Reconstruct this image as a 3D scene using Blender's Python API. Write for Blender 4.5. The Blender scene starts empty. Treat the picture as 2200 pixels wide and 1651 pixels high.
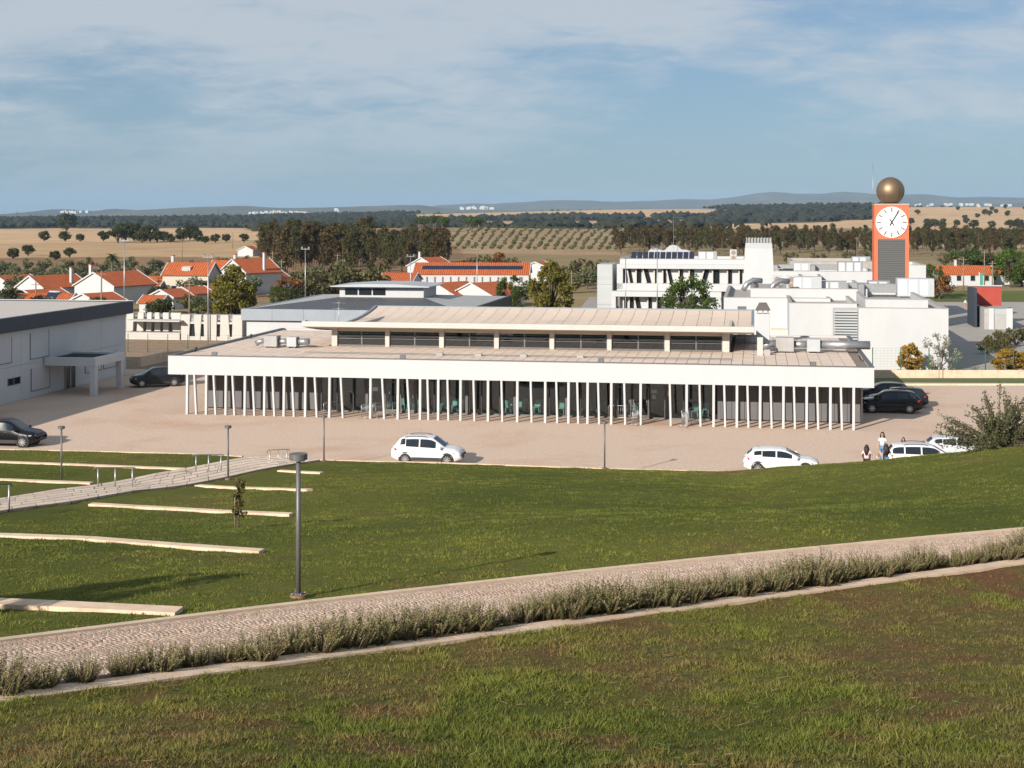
import bpy, math, random
import numpy as np
from mathutils import Vector, Matrix
R = math.radians
random.seed(7); rng = np.random.default_rng(7)
scene = bpy.context.scene
C = scene.collection
# ------------------------------------------------------------------ camera
H, F, CX, HY = 15.0, 3100.0, 1100.0, 462.0        # eye height, focal length (px of a 2200 px wide frame), principal point
cam = bpy.data.cameras.new('camera'); camo = bpy.data.objects.new('camera', cam); C.objects.link(camo)
cam.sensor_width = 36.0; cam.lens = F / 2200 * 36
cam.shift_y = -(825.5 - HY) / 2200
cam.clip_start = 0.3; cam.clip_end = 60000
camo.location = (0, 0, H); camo.rotation_euler = (R(90), 0, 0)
scene.camera = camo
# ------------------------------------------------------------------ sun and sky
HAZE = 0.000052
SUN_EL = R(22.5); SD = Vector((-0.60, -0.80, 0)).normalized()      # horizontal direction towards the sun
sun = bpy.data.lights.new('sun', 'SUN'); suno = bpy.data.objects.new('sun', sun); C.objects.link(suno)
sun.energy = 5.0; sun.angle = R(0.53); sun.color = (1.0, 0.92, 0.82)
sv = Vector((SD.x * math.cos(SUN_EL), SD.y * math.cos(SUN_EL), math.sin(SUN_EL)))
suno.rotation_euler = sv.to_track_quat('Z', 'Y').to_euler(); suno.location = (-40, -50, 60)
world = bpy.data.worlds.new('World'); scene.world = world; world.use_nodes = True
wn = world.node_tree; wn.nodes.clear()
def N(nt, typ, **kw):
    n = nt.nodes.new(typ)
    for k, v in kw.items():
        if k in n.inputs.keys(): n.inputs[k].default_value = v
        else: setattr(n, k, v)
    return n
def L(nt, a, b): nt.links.new(a, b)
sky = N(wn, 'ShaderNodeTexSky', sky_type='NISHITA', sun_disc=False, sun_elevation=SUN_EL,
        sun_rotation=math.atan2(SD.x, SD.y), altitude=250, air_density=1.0, dust_density=0.5, ozone_density=3.0)
tc = N(wn, 'ShaderNodeTexCoord'); sp = N(wn, 'ShaderNodeSeparateXYZ'); L(wn, tc.outputs['Generated'], sp.inputs[0])
ad = N(wn, 'ShaderNodeMath', operation='ADD'); ad.inputs[1].default_value = 0.30; L(wn, sp.outputs['Z'], ad.inputs[0])
mx = N(wn, 'ShaderNodeMath', operation='MAXIMUM'); mx.inputs[1].default_value = 0.2; L(wn, ad.outputs[0], mx.inputs[0])
def div(o):
    d = N(wn, 'ShaderNodeMath', operation='DIVIDE'); L(wn, o, d.inputs[0]); L(wn, mx.outputs[0], d.inputs[1]); return d.outputs[0]
cb = N(wn, 'ShaderNodeCombineXYZ'); L(wn, div(sp.outputs['X']), cb.inputs[0]); L(wn, div(sp.outputs['Y']), cb.inputs[1])
mp = N(wn, 'ShaderNodeMapping'); mp.inputs['Rotation'].default_value = (0, 0, R(-32)); mp.inputs['Scale'].default_value = (0.95, 1.5, 1)
mp.inputs['Location'].default_value = (3.1, 1.7, 0); L(wn, cb.outputs[0], mp.inputs[0])
n1 = N(wn, 'ShaderNodeTexNoise', Scale=1.15, Detail=10.0, Roughness=0.55, Distortion=0.5); L(wn, mp.outputs[0], n1.inputs['Vector'])
n2 = N(wn, 'ShaderNodeTexNoise', Scale=9.0, Detail=8.0, Roughness=0.62, Distortion=0.5); L(wn, mp.outputs[0], n2.inputs['Vector'])
mu = N(wn, 'ShaderNodeMath', operation='MULTIPLY_ADD'); mu.inputs[1].default_value = 0.36; L(wn, n2.outputs[0], mu.inputs[0]); L(wn, n1.outputs[0], mu.inputs[2])
cr = N(wn, 'ShaderNodeMapRange'); cr.inputs[1].default_value = 0.55; cr.inputs[2].default_value = 0.82; cr.inputs[3].default_value = 0.0; cr.inputs[4].default_value = 0.8
cr.interpolation_type = 'SMOOTHSTEP'; L(wn, mu.outputs[0], cr.inputs[0])
fade = N(wn, 'ShaderNodeMapRange'); fade.inputs[1].default_value = 0.0; fade.inputs[2].default_value = 0.07; L(wn, sp.outputs['Z'], fade.inputs[0])
mm = N(wn, 'ShaderNodeMath', operation='MULTIPLY'); L(wn, cr.outputs[0], mm.inputs[0]); L(wn, fade.outputs[0], mm.inputs[1])
mix = N(wn, 'ShaderNodeMix', data_type='RGBA'); L(wn, mm.outputs[0], mix.inputs[0]); L(wn, sky.outputs[0], mix.inputs[6])
mix.inputs[7].default_value = (8.0, 8.6, 9.2, 1)
tn = N(wn, 'ShaderNodeMix', data_type='RGBA'); tn.inputs[0].default_value = 0.42
tt_ = N(wn, 'ShaderNodeVectorMath', operation='MULTIPLY'); tt_.inputs[1].default_value = (0.80, 0.97, 1.20); L(wn, sky.outputs[0], tt_.inputs[0]); L(wn, tt_.outputs[0], tn.inputs[6]); tn.inputs[7].default_value = (4.4, 5.9, 7.0, 1)   # even blue veil over the whole dome
L(wn, tn.outputs[2], mix.inputs[6])
bg = N(wn, 'ShaderNodeBackground', Strength=0.055); L(wn, mix.outputs[2], bg.inputs[0])
wo = N(wn, 'ShaderNodeOutputWorld'); L(wn, bg.outputs[0], wo.inputs[0])
scene.view_settings.view_transform = 'Standard'; scene.view_settings.look = 'None'
scene.view_settings.exposure = 0.40; scene.view_settings.gamma = 1.0; scene.view_settings.use_curve_mapping = False
scene.render.engine = 'CYCLES'
cy = scene.cycles
cy.max_bounces = 6; cy.diffuse_bounces = 3; cy.glossy_bounces = 3; cy.transmission_bounces = 6; cy.transparent_max_bounces = 12
cy.volume_bounces = 0; cy.use_denoising = True; cy.caustics_reflective = False; cy.caustics_refractive = False
# ------------------------------------------------------------------ measuring: photograph -> place
def at(px, py, Y): return Vector(((px - CX) / F * Y, Y, H - (py - HY) / F * Y))
def onz(px, py, z=0.0):
    Y = F * (H - z) / (py - HY); return at(px, py, Y)
ANG = R(-9.6); U = Vector((math.cos(ANG), math.sin(ANG), 0)); V = Vector((-math.sin(ANG), math.cos(ANG), 0))
class Fr:
    """a building's own axes: u along its front, v into the depth"""
    def __init__(s, o): s.o = Vector((o[0], o[1], 0))
    def upx(s, px, v=0.0):
        k = (px - CX) / F; b = s.o + V * v
        return (k * b.y - b.x) / (U.x - k * U.y)
    def zpy(s, py, u, v=0.0): return H - (py - HY) / F * (s.o + U * u + V * v).y
    def w(s, u, v, z=0.0): return s.o + U * u + V * v + Vector((0, 0, z))
# ------------------------------------------------------------------ mesh building
class MB:
    def __init__(s): s.v = []; s.f = []; s.m = []; s.sm = []
    def add(s, vs, fs, mi=0, smooth=False):
        b = len(s.v); s.v += [tuple(p) for p in vs]
        for f in fs: s.f.append([i + b for i in f]); s.m.append(mi); s.sm.append(smooth)
        return s
    def box(s, x0, x1, y0, y1, z0, z1, mi=0, skip=()):
        vs = [(x0,y0,z0),(x1,y0,z0),(x1,y1,z0),(x0,y1,z0),(x0,y0,z1),(x1,y0,z1),(x1,y1,z1),(x0,y1,z1)]
        fs = {'b':[0,3,2,1],'t':[4,5,6,7],'f':[0,1,5,4],'r':[1,2,6,5],'k':[2,3,7,6],'l':[3,0,4,7]}
        return s.add(vs, [f for k, f in fs.items() if k not in skip], mi)
    def bbox(s, x0, x1, y0, y1, z0, z1, b=0.01, mi=0):
        """a box with chamfered vertical and top edges"""
        bm_v = []
        for z, i in ((z0, 0), (z1 - b, 0), (z1, b)):
            c = b if i == 0 else b * 1.6
            X0, X1, Y0, Y1 = x0 + i*.6, x1 - i*.6, y0 + i*.6, y1 - i*.6
            bm_v += [(X0+c,Y0,z),(X1-c,Y0,z),(X1,Y0+c,z),(X1,Y1-c,z),(X1-c,Y1,z),(X0+c,Y1,z),(X0,Y1-c,z),(X0,Y0+c,z)]
        fs = [list(range(7,-1,-1)), list(range(16,24))]
        for k in (0, 8):
            for i in range(8): j = (i+1) % 8; fs.append([k+i, k+j, k+8+j, k+8+i])
        return s.add(bm_v, fs, mi)
    def obox(s, p0, p1, w, h, mi=0, up=Vector((0,0,1))):
        """a bar of section w x h from p0 to p1"""
        p0, p1 = Vector(p0), Vector(p1); d = (p1-p0).normalized()
        if abs(d.dot(up)) > .99: up = Vector((0,1,0))
        a = d.cross(up).normalized()*w/2; b = a.cross(d).normalized()*h/2
        vs = [p0-a-b,p0+a-b,p0+a+b,p0-a+b,p1-a-b,p1+a-b,p1+a+b,p1-a+b]
        return s.add(vs, [[0,1,2,3],[7,6,5,4],[0,4,5,1],[1,5,6,2],[2,6,7,3],[3,7,4,0]], mi)
    def cyl(s, p0, p1, r0, r1=None, n=10, mi=0, caps=True, smooth=True):
        r1 = r0 if r1 is None else r1
        p0, p1 = Vector(p0), Vector(p1); d = (p1-p0).normalized()
        a = d.orthogonal().normalized(); b = d.cross(a)
        vs = [p0 + (a*math.cos(t)+b*math.sin(t))*r0 for t in (2*math.pi*i/n for i in range(n))]
        vs += [p1 + (a*math.cos(t)+b*math.sin(t))*r1 for t in (2*math.pi*i/n for i in range(n))]
        s.add(vs, [[i,(i+1)%n,n+(i+1)%n,n+i] for i in range(n)], mi, smooth)
        if caps:
            b0 = len(s.v) - 2*n
            s.f.append([b0+i for i in range(n-1,-1,-1)]); s.m.append(mi); s.sm.append(False)
            s.f.append([b0+n+i for i in range(n)]); s.m.append(mi); s.sm.append(False)
        return s
    def tube(s, pts, rad, n=6, mi=0, smooth=True):
        pts = [Vector(p) for p in pts]; rad = rad if hasattr(rad, '__len__') else [rad]*len(pts)
        b0 = len(s.v); ref = None
        for i, p in enumerate(pts):
            d = (pts[min(i+1, len(pts)-1)] - pts[max(i-1, 0)]).normalized()
            if ref is None: ref = d.orthogonal().normalized()
            a = (ref - d*ref.dot(d)).normalized(); ref = a; b = d.cross(a)
            for k in range(n):
                t = 2*math.pi*k/n; s.v.append(tuple(p + (a*math.cos(t)+b*math.sin(t))*rad[i]))
        for i in range(len(pts)-1):
            for k in range(n):
                s.f.append([b0+i*n+k, b0+i*n+(k+1)%n, b0+(i+1)*n+(k+1)%n, b0+(i+1)*n+k]); s.m.append(mi); s.sm.append(smooth)
        for e in (0, len(pts)-1):
            f = [b0+e*n+k for k in range(n)]; s.f.append(f[::-1] if e == 0 else f); s.m.append(mi); s.sm.append(False)
        return s
    def prism(s, poly, axis, a0, a1, mi=0):
        """extrude a 2-D polygon along an axis ('x','y','z')"""
        def P(p, a): return {'x': (a, p[0], p[1]), 'y': (p[0], a, p[1]), 'z': (p[0], p[1], a)}[axis]
        n = len(poly); vs = [P(p, a0) for p in poly] + [P(p, a1) for p in poly]
        return s.add(vs, [list(range(n))[::-1], list(range(n, 2*n))] + [[i,(i+1)%n,n+(i+1)%n,n+i] for i in range(n)], mi)
    def lathe(s, prof, n=16, c=(0,0,0), mi=0):
        vs = []
        for r, z in prof:
            for k in range(n): t = 2*math.pi*k/n; vs.append((c[0]+r*math.cos(t), c[1]+r*math.sin(t), c[2]+z))
        fs = [[i*n+k, i*n+(k+1)%n, (i+1)*n+(k+1)%n, (i+1)*n+k] for i in range(len(prof)-1) for k in range(n)]
        return s.add(vs, fs, mi, True)
    def grid(s, fn, us, vs_, mi=0, smooth=True):
        nu, nv = len(us), len(vs_)
        vs = [fn(u, v) for u in us for v in vs_]
        return s.add(vs, [[i*nv+j, (i+1)*nv+j, (i+1)*nv+j+1, i*nv+j+1] for i in range(nu-1) for j in range(nv-1)], mi, smooth)
    def mesh(s, name, mats):
        me = bpy.data.meshes.new(name); me.from_pydata(s.v, [], s.f)
        for m in (mats if isinstance(mats, (list, tuple)) else [mats]): me.materials.append(m)
        me.polygons.foreach_set('material_index', s.m); me.polygons.foreach_set('use_smooth', s.sm)
        me.update(); 
        import bmesh
        bm = bmesh.new(); bm.from_mesh(me); bmesh.ops.recalc_face_normals(bm, faces=bm.faces); bm.to_mesh(me); bm.free()
        return me
    def build(s, name, mats, parent=None, loc=None, **tags):
        return ob(name, s.mesh(name, mats), parent, loc, **tags)
def ob(name, me, parent=None, loc=None, **tags):
    o = bpy.data.objects.new(name, me); C.objects.link(o)
    if parent: o.parent = parent
    if loc is not None: o.location = loc
    for k, v in tags.items():
        if v is not None: o[k] = v
    return o
def thing(name, label, cat, loc=(0,0,0), rz=0.0, group=None):
    o = bpy.data.objects.new(name, None); C.objects.link(o); o.empty_display_size = .2
    o.location = loc; o.rotation_euler = (0, 0, rz); o['label'] = label; o['category'] = cat
    if group: o['group'] = group
    return o
def dup(root, loc, rz=0.0, label=None, scale=None, group=None, tilt=None):
    r = root.copy(); C.objects.link(r); r.location = loc; r.rotation_euler = (tilt[0] if tilt else 0, tilt[1] if tilt else 0, rz)
    if label: r['label'] = label
    if group: r['group'] = group
    if scale: r.scale = (scale, scale, scale) if not hasattr(scale, '__len__') else scale
    for ch in root.children:
        c = ch.copy(); C.objects.link(c); c.parent = r
        for g in ch.children:
            d = g.copy(); C.objects.link(d); d.parent = c
    return r
def np_mesh(name, V_, Fq, mats, col=None, smooth=False):
    """mesh from numpy arrays: V (n,3), faces (m,k)"""
    me = bpy.data.meshes.new(name); n, (m, k) = len(V_), Fq.shape
    me.vertices.add(n); me.vertices.foreach_set('co', V_.astype(np.float32).ravel())
    me.loops.add(m*k); me.loops.foreach_set('vertex_index', Fq.astype(np.int32).ravel())
    me.polygons.add(m); me.polygons.foreach_set('loop_start', np.arange(0, m*k, k, dtype=np.int32))
    try: me.polygons.foreach_set('loop_total', np.full(m, k, dtype=np.int32))
    except Exception: pass
    me.polygons.foreach_set('use_smooth', np.full(m, smooth))
    for mt in (mats if isinstance(mats, (list, tuple)) else [mats]): me.materials.append(mt)
    if col is not None:
        a = me.color_attributes.new('col', 'FLOAT_COLOR', 'POINT')
        c4 = np.ones((n, 4), np.float32); c4[:, :3] = col; a.data.foreach_set('color', c4.ravel())
    me.update(calc_edges=True); me.validate(); return me
def vnoise(x, y, seed=0, octs=4, rough=0.5):
    """value noise, vectorised; about 0..1"""
    x = np.asarray(x, float); y = np.asarray(y, float); out = np.zeros_like(x); amp, tot = 1.0, 0.0
    g = np.random.default_rng(seed).random((64, 64))
    for o in range(octs):
        xi, yi = np.floor(x).astype(int), np.floor(y).astype(int); fx, fy = x-xi, y-yi
        fx, fy = fx*fx*(3-2*fx), fy*fy*(3-2*fy)
        a, b = g[xi % 64, yi % 64], g[(xi+1) % 64, yi % 64]; c, d = g[xi % 64, (yi+1) % 64], g[(xi+1) % 64, (yi+1) % 64]
        out += amp*(a*(1-fx)*(1-fy)+b*fx*(1-fy)+c*(1-fx)*fy+d*fx*fy); tot += amp; amp *= rough; x = x*2.03+11.3; y = y*2.03+5.7
    return out/tot
# ------------------------------------------------------------------ materials
def mat(name, col, rough=0.7, var=0.12, scale=3.0, bump=0.0, bscale=30.0, metal=0.0, spec=0.4, dirt=None, dirt_scale=0.6, dirt_amt=0.5, island=0.0, attr=None, objrand=0.0, stretch=None, coat=0.0, transl=0.0, world_co=True, emis=None):
    m = bpy.data.materials.new(name); m.use_nodes = True; nt = m.node_tree; b = nt.nodes['Principled BSDF']
    b.inputs['Roughness'].default_value = rough; b.inputs['Metallic'].default_value = metal; b.inputs['Specular IOR Level'].default_value = spec
    if coat: b.inputs['Coat Weight'].default_value = coat; b.inputs['Coat Roughness'].default_value = 0.04
    col = tuple(col)[:3]
    if world_co: vec = N(nt, 'ShaderNodeNewGeometry').outputs['Position']
    else: vec = N(nt, 'ShaderNodeTexCoord').outputs['Object']
    if stretch:
        q = N(nt, 'ShaderNodeMapping'); q.inputs['Scale'].default_value = stretch; L(nt, vec, q.inputs[0]); vec = q.outputs[0]
    if attr:
        a = N(nt, 'ShaderNodeVertexColor', layer_name=attr); cur = a.outputs['Color']
    else:
        rgb = N(nt, 'ShaderNodeRGB'); rgb.outputs[0].default_value = (*col, 1); cur = rgb.outputs[0]
    def mul_by(fac_out, lo, hi, cur):
        r = N(nt, 'ShaderNodeMapRange'); r.inputs[3].default_value = lo; r.inputs[4].default_value = hi; L(nt, fac_out, r.inputs[0])
        x = N(nt, 'ShaderNodeVectorMath', operation='SCALE'); L(nt, cur, x.inputs[0]); L(nt, r.outputs[0], x.inputs['Scale']); return x.outputs[0]
    if var:
        n = N(nt, 'ShaderNodeTexNoise', Scale=scale, Detail=6.0, Roughness=0.6); L(nt, vec, n.inputs['Vector'])
        mr = N(nt, 'ShaderNodeMapRange'); mr.inputs[1].default_value = .3; mr.inputs[2].default_value = .7; L(nt, n.outputs[0], mr.inputs[0])
        cur = mul_by(mr.outputs[0], 1-var, 1+var, cur)
    if island: cur = mul_by(N(nt, 'ShaderNodeNewGeometry').outputs['Random Per Island'], 1-island, 1+island, cur)
    if objrand: cur = mul_by(N(nt, 'ShaderNodeObjectInfo').outputs['Random'], 1-objrand, 1+objrand, cur)
    if dirt:
        n = N(nt, 'ShaderNodeTexNoise', Scale=dirt_scale, Detail=8.0, Roughness=0.68, Distortion=.4); L(nt, vec, n.inputs['Vector'])
        r = N(nt, 'ShaderNodeMapRange'); r.inputs[1].default_value = .50; r.inputs[2].default_value = .72; r.inputs[4].default_value = dirt_amt; L(nt, n.outputs[0], r.inputs[0])
        x = N(nt, 'ShaderNodeMix', data_type='RGBA'); L(nt, r.outputs[0], x.inputs[0]); L(nt, cur, x.inputs[6]); x.inputs[7].default_value = (*dirt, 1); cur = x.outputs[2]
    L(nt, cur, b.inputs['Base Color'])
    if bump:
        n = N(nt, 'ShaderNodeTexNoise', Scale=bscale, Detail=4.0); L(nt, vec, n.inputs['Vector'])
        bp = N(nt, 'ShaderNodeBump', Strength=bump, Distance=0.03); L(nt, n.outputs[0], bp.inputs['Height']); L(nt, bp.outputs[0], b.inputs['Normal'])
    if transl:
        t = N(nt, 'ShaderNodeBsdfTranslucent'); L(nt, cur, t.inputs[0]); s2 = N(nt, 'ShaderNodeMixShader', Fac=transl)
        o = nt.nodes['Material Output']; L(nt, b.outputs[0], s2.inputs[1]); L(nt, t.outputs[0], s2.inputs[2]); L(nt, s2.outputs[0], o.inputs[0])
    return m
def ribbed(name, col, axis, period, rough=0.5, metal=0.0, depth=0.03, var=.1, dirt=None):
    """material for profiled sheet / tile courses too small to model: a wave relief along one local axis"""
    m = mat(name, col, rough, var, 1.2, metal=metal, dirt=dirt, dirt_amt=.45); nt = m.node_tree; b = nt.nodes['Principled BSDF']
    t = N(nt, 'ShaderNodeTexCoord'); w = N(nt, 'ShaderNodeTexWave', wave_type='BANDS', bands_direction=axis, Scale=2*math.pi/period/20*1.0, Distortion=0.0)
    L(nt, t.outputs['Object'], w.inputs['Vector'])
    bp = N(nt, 'ShaderNodeBump', Strength=1.0, Distance=depth); L(nt, w.outputs['Fac'], bp.inputs['Height']); L(nt, bp.outputs[0], b.inputs['Normal'])
    return m
def glassy(name, tint, refl=0.12, trans=0.6):
    m = bpy.data.materials.new(name); m.use_nodes = True; nt = m.node_tree; nt.nodes.clear()
    t = N(nt, 'ShaderNodeBsdfTransparent'); t.inputs[0].default_value = (tint[0]*trans, tint[1]*trans, tint[2]*trans, 1)
    g = N(nt, 'ShaderNodeBsdfGlossy', Roughness=0.015); g.inputs[0].default_value = (.9, .95, 1, 1)
    fr = N(nt, 'ShaderNodeFresnel', IOR=1.55); ad = N(nt, 'ShaderNodeMath', operation='ADD'); ad.inputs[1].default_value = refl; L(nt, fr.outputs[0], ad.inputs[0])
    x = N(nt, 'ShaderNodeMixShader'); L(nt, ad.outputs[0], x.inputs[0]); L(nt, t.outputs[0], x.inputs[1]); L(nt, g.outputs[0], x.inputs[2])
    o = N(nt, 'ShaderNodeOutputMaterial'); L(nt, x.outputs[0], o.inputs[0]); return m
M = dict(
    white=mat('white_render', (.48,.492,.50), .75, .03, .8, dirt=(.62,.58,.52), dirt_scale=.25, dirt_amt=.18, stretch=(1,1,.35)),
    offwhite=mat('offwhite_render', (.50,.475,.44), .8, .05, 1.0, dirt=(.5,.43,.36), dirt_amt=.3),
    cream=mat('cream_render', (.52,.46,.38), .85, .06, 1.0),
    panel=mat('grey_white_panel', (.52,.54,.56), .55, .04, .6),
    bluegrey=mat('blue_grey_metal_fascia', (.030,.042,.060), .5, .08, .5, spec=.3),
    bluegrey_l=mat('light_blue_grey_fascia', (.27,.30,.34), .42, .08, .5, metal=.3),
    dark=mat('dark_frame', (.03,.03,.034), .5, .05),
    panelgrey=mat('grey_wall_panel', (.13,.125,.13), .7, .06, 1.5),
    tile=mat('roof_paver', (.66,.53,.43), .85, .05, 2.2, island=.05, objrand=.05, dirt=(.45,.35,.28), dirt_scale=.35, dirt_amt=.25),
    soffit=mat('timber_soffit', (.52,.40,.30), .6, .08, 3),
    concrete=mat('concrete', (.70,.535,.39), .85, .10, 2.5, bump=.15, bscale=40, spec=.1, dirt=(.40,.25,.16), dirt_scale=1.1, dirt_amt=.45),
    grey=mat('grey_concrete', (.36,.35,.34), .85, .10, 1.2, dirt=(.22,.21,.20), dirt_amt=.4),
    roofgrey=mat('pale_flat_roof', (.36,.335,.31), .9, .08, .7, dirt=(.26,.24,.22), dirt_amt=.45),
    steel=mat('galvanised_steel', (.40,.41,.42), .42, .12, 4, metal=.75),
    steel_w=mat('painted_unit', (.42,.44,.455), .45, .05, 2),
    lamp=mat('grey_lamp_metal', (.16,.155,.15), .5, .08, 6, metal=.4),
    rust=mat('rusty_ring', (.24,.13,.08), .8, .2, 8),
    terracotta=ribbed('terracotta_tiles', (.44,.105,.030), 'X', .45, .8, depth=.10, var=.18, dirt=(.30,.10,.05)),
    terracotta_y=ribbed('terracotta_tiles_b', (.44,.105,.030), 'Y', .45, .8, depth=.10, var=.18, dirt=(.30,.10,.05)),
    orange=mat('orange_render', (.66,.15,.07), .7, .05, .8),
    red=mat('red_render', (.36,.055,.035), .7, .08, .8),
    bronze=mat('bronze_sheet', (.27,.19,.12), .52, .12, .6, metal=.75),
    clockwhite=mat('clock_white', (.82,.81,.78), .6, .02),
    black=mat('black_paint', (.015,.015,.016), .5, 0),
    tyre=mat('tyre_rubber', (.02,.02,.02), .85, 0),
    alloy=mat('alloy', (.62,.62,.63), .3, 0, metal=.8),
    plastic=mat('dark_plastic', (.035,.034,.034), .6, .05),
    glass=glassy('window_glass', (.80,.92,.92), .015, .8), clglass=glassy('upper_window_glass', (.5,.58,.6), .05, .45),
    carglass=mat('car_glass', (.012,.016,.020), .04, 0, spec=.8),
    darkglass=mat('dark_window', (.015,.018,.022), .08, 0, spec=.7),
    mint=mat('mint_chair_plastic', (.52,.82,.72), .5, .03),
    solar=mat('solar_glass', (.012,.018,.04), .12, .1, spec=.7),
    bark=mat('bark', (.13,.095,.07), .9, .25, 6),
    eubark=mat('pale_bark', (.17,.115,.08), .9, .25, 3),
    greenpost=mat('green_fence_metal', (.03,.10,.06), .5, .05),
    skin=mat('skin', (.52,.30,.21), .55, .03), hair=mat('brown_hair', (.035,.018,.012), .5, .2, 30),
    taillight=mat('tail_light', (.45,.02,.015), .2, 0), headlight=mat('head_light', (.45,.47,.5), .1, 0, spec=.8),
    wood=mat('wood_pole', (.22,.17,.12), .9, .15, 5),
)
M['clear_white'] = M['clockwhite']
# ================================================================== the hillside we stand on
CP = [(0,0,13.4)] + [(x, y, 13.4-.02*abs(x)) for x in (-30,30) for y in (-8,2)] + [(0,-12,15.0)]
def cp(px, py, Y): p = at(px, py, Y); CP.append((p.x, p.y, p.z))
for a in [(0,1651,11.6),(1100,1651,12.6),(2200,1651,13.2),
          (-500,1600,15.0),(2700,1500,17.0),
          # lawn with the terraces
          (641,1270,28.0),(0,1170,35.5),(563,1190,37.0),(-400,1190,35),(0,1092,51.0),(625,1109,51.0),(430,1047,68.0),(131,1037,70.0),(-300,1040,66),(-300,990,82),
          (1100,1120,43.0),(1100,1050,61.0),(800,1060,59),
          # car-park edge
          (0,967,90.4),(400,977,88.4),(690,990,86.4),(940,996,84.6),(1300,1008,82.4),(1580,1014,81.2),
          # the mound on the right
          (1700,1003,77.0),(1862,993,74.0),(2000,979,72.0),(2200,961,70.0),(2450,945,69),(1700,1090,52),(2200,1040,52),(1580,1045,68),(1450,1040,67),(1300,1028,73),(1620,1016,79.5),(1760,999,75.5),(1500,1014,80)]: cp(*a)
CP += [(13,80.9,.5),(17,80.6,.5),(22,79.8,.5),(27,79.0,.5),(35,78,.6),(45,77,.7),(-45,92,.3),(-60,70,3),(-60,40,8),(60,50,6),(60,20,9.5)]
EN = [(q, 1503-.1345*q, 18.3+.0050*q+1.07e-6*q*q) for q in range(-500, 2801, 150)]      # near and far edges of the footpath
EF = [(q, 1378-.1305*q+9.6e-6*q*q, 22.5+.00595*q+6.0e-7*q*q) for q in range(-500, 2801, 150)]
for a in EN+EF: cp(*a)
CPa = np.array(CP)
def _rbf(d): return np.where(d > 0, d*d*np.log(d+1e-9), 0)
_n = len(CPa); _A = np.zeros((_n+3, _n+3)); _d = np.hypot(CPa[:,None,0]-CPa[None,:,0], CPa[:,None,1]-CPa[None,:,1])
_A[:_n,:_n] = _rbf(_d) + np.eye(_n)*1.0; _A[:_n,_n] = 1; _A[:_n,_n+1:] = CPa[:,:2]; _A[_n,:_n] = 1; _A[_n+1:,:_n] = CPa[:,:2].T
_w = np.linalg.solve(_A, np.concatenate([CPa[:,2], np.zeros(3)]))
def zg(x, y):
    x = np.atleast_1d(np.asarray(x, float)); y = np.atleast_1d(np.asarray(y, float)); out = np.empty(x.shape)
    for i in range(0, x.size, 20000):
        xs, ys = x.ravel()[i:i+20000], y.ravel()[i:i+20000]
        d = np.hypot(xs[:,None]-CPa[None,:,0], ys[:,None]-CPa[None,:,1])
        out.ravel()[i:i+20000] = _rbf(d) @ _w[:_n] + _w[_n] + xs*_w[_n+1] + ys*_w[_n+2]
    return out
def zg1(x, y): return float(zg([x], [y])[0])
def on_hill(px, Y): x = (px-CX)/F*Y; return Vector((x, Y, zg1(x, Y)))
def hill_at(px, py, lo=8, hi=92):
    """where the ray through a photograph pixel meets the hillside"""
    ys = np.linspace(lo, hi, 1400); xs = (px-CX)/F*ys; dz = zg(xs, ys) - (H-(py-HY)/F*ys)
    i = int(np.argmax(dz > 0)) if (dz > 0).any() else len(ys)-1
    return Vector((xs[i], ys[i], zg1(xs[i], ys[i])))
KX = [-70,-45,-32.5,-20,-11.4,-4.4,5.3,12.6,22,35,70]; KY = [96,93,90.6,88.8,86.6,84.8,82.6,81.4,79.9,78,73]
def kerbY(x): return np.interp(x, KX, KY)
def path_far(t): return np.interp(t, [at(*a).x for a in EF], [a[2] for a in EF])      # world x -> y of the path's edges
def path_near(t): return np.interp(t, [at(*a).x for a in EN], [a[2] for a in EN])
def smooth_edge(fn, x0, x1, n):
    xs = np.linspace(x0, x1, n); ys = fn(xs)
    for _ in range(30): ys[1:-1] = (ys[:-2]+2*ys[1:-1]+ys[2:])/4
    return xs, ys
PXS, PFY = smooth_edge(path_far, -11, 26, 120); _, PNY = smooth_edge(path_near, -11, 26, 120)
def pf(x): return np.interp(x, PXS, PFY)
def pn(x): return np.interp(x, PXS, PNY)
# colours of the turf: green, thatch, bare reddish soil, in patches that belong to the ground
def turf(x, y, base=True):
    g = np.array([.225,.228,.048]); g2 = np.array([.125,.148,.030]); dry = np.array([.21,.150,.065]); soil = np.array([.25,.125,.062])
    a = vnoise(x*.55, y*.35, 3, 5); b = vnoise(x*.16+9, y*.12, 5, 4); c = vnoise(x*1.7, y*1.3, 8, 4)
    near = (y < pn(x)).astype(float)
    rx = np.clip((x-1.5)/7, 0, 1)*near
    kerbd = np.clip(1-(pn(x)-y)/(1.3+1.6*rx), 0, 1)*near
    fd = np.clip((15.5-y)/5, 0, 1)*near
    t = np.clip((a*.6+b*.4+.35*c-.62+.16*rx+.14*fd-.12*(1-near))*4.0, 0, 1)
    s = np.clip((c*.75+a*.25-.60+.26*kerbd*(.35+.65*rx)+.04*rx)*5, 0, 1)*near
    s = np.maximum(s, np.clip((c-.66)*8, 0, 1)*near*.8)
    col = g2+(g-g2)*np.clip(b*1.6-.3, 0, 1)[:,None]
    col = col+(dry-col)*(t*(.72 if base else .85))[:,None]; col = col+(soil-col)*(s*(.9 if base else .55))[:,None]
    return col, t, s
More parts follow.
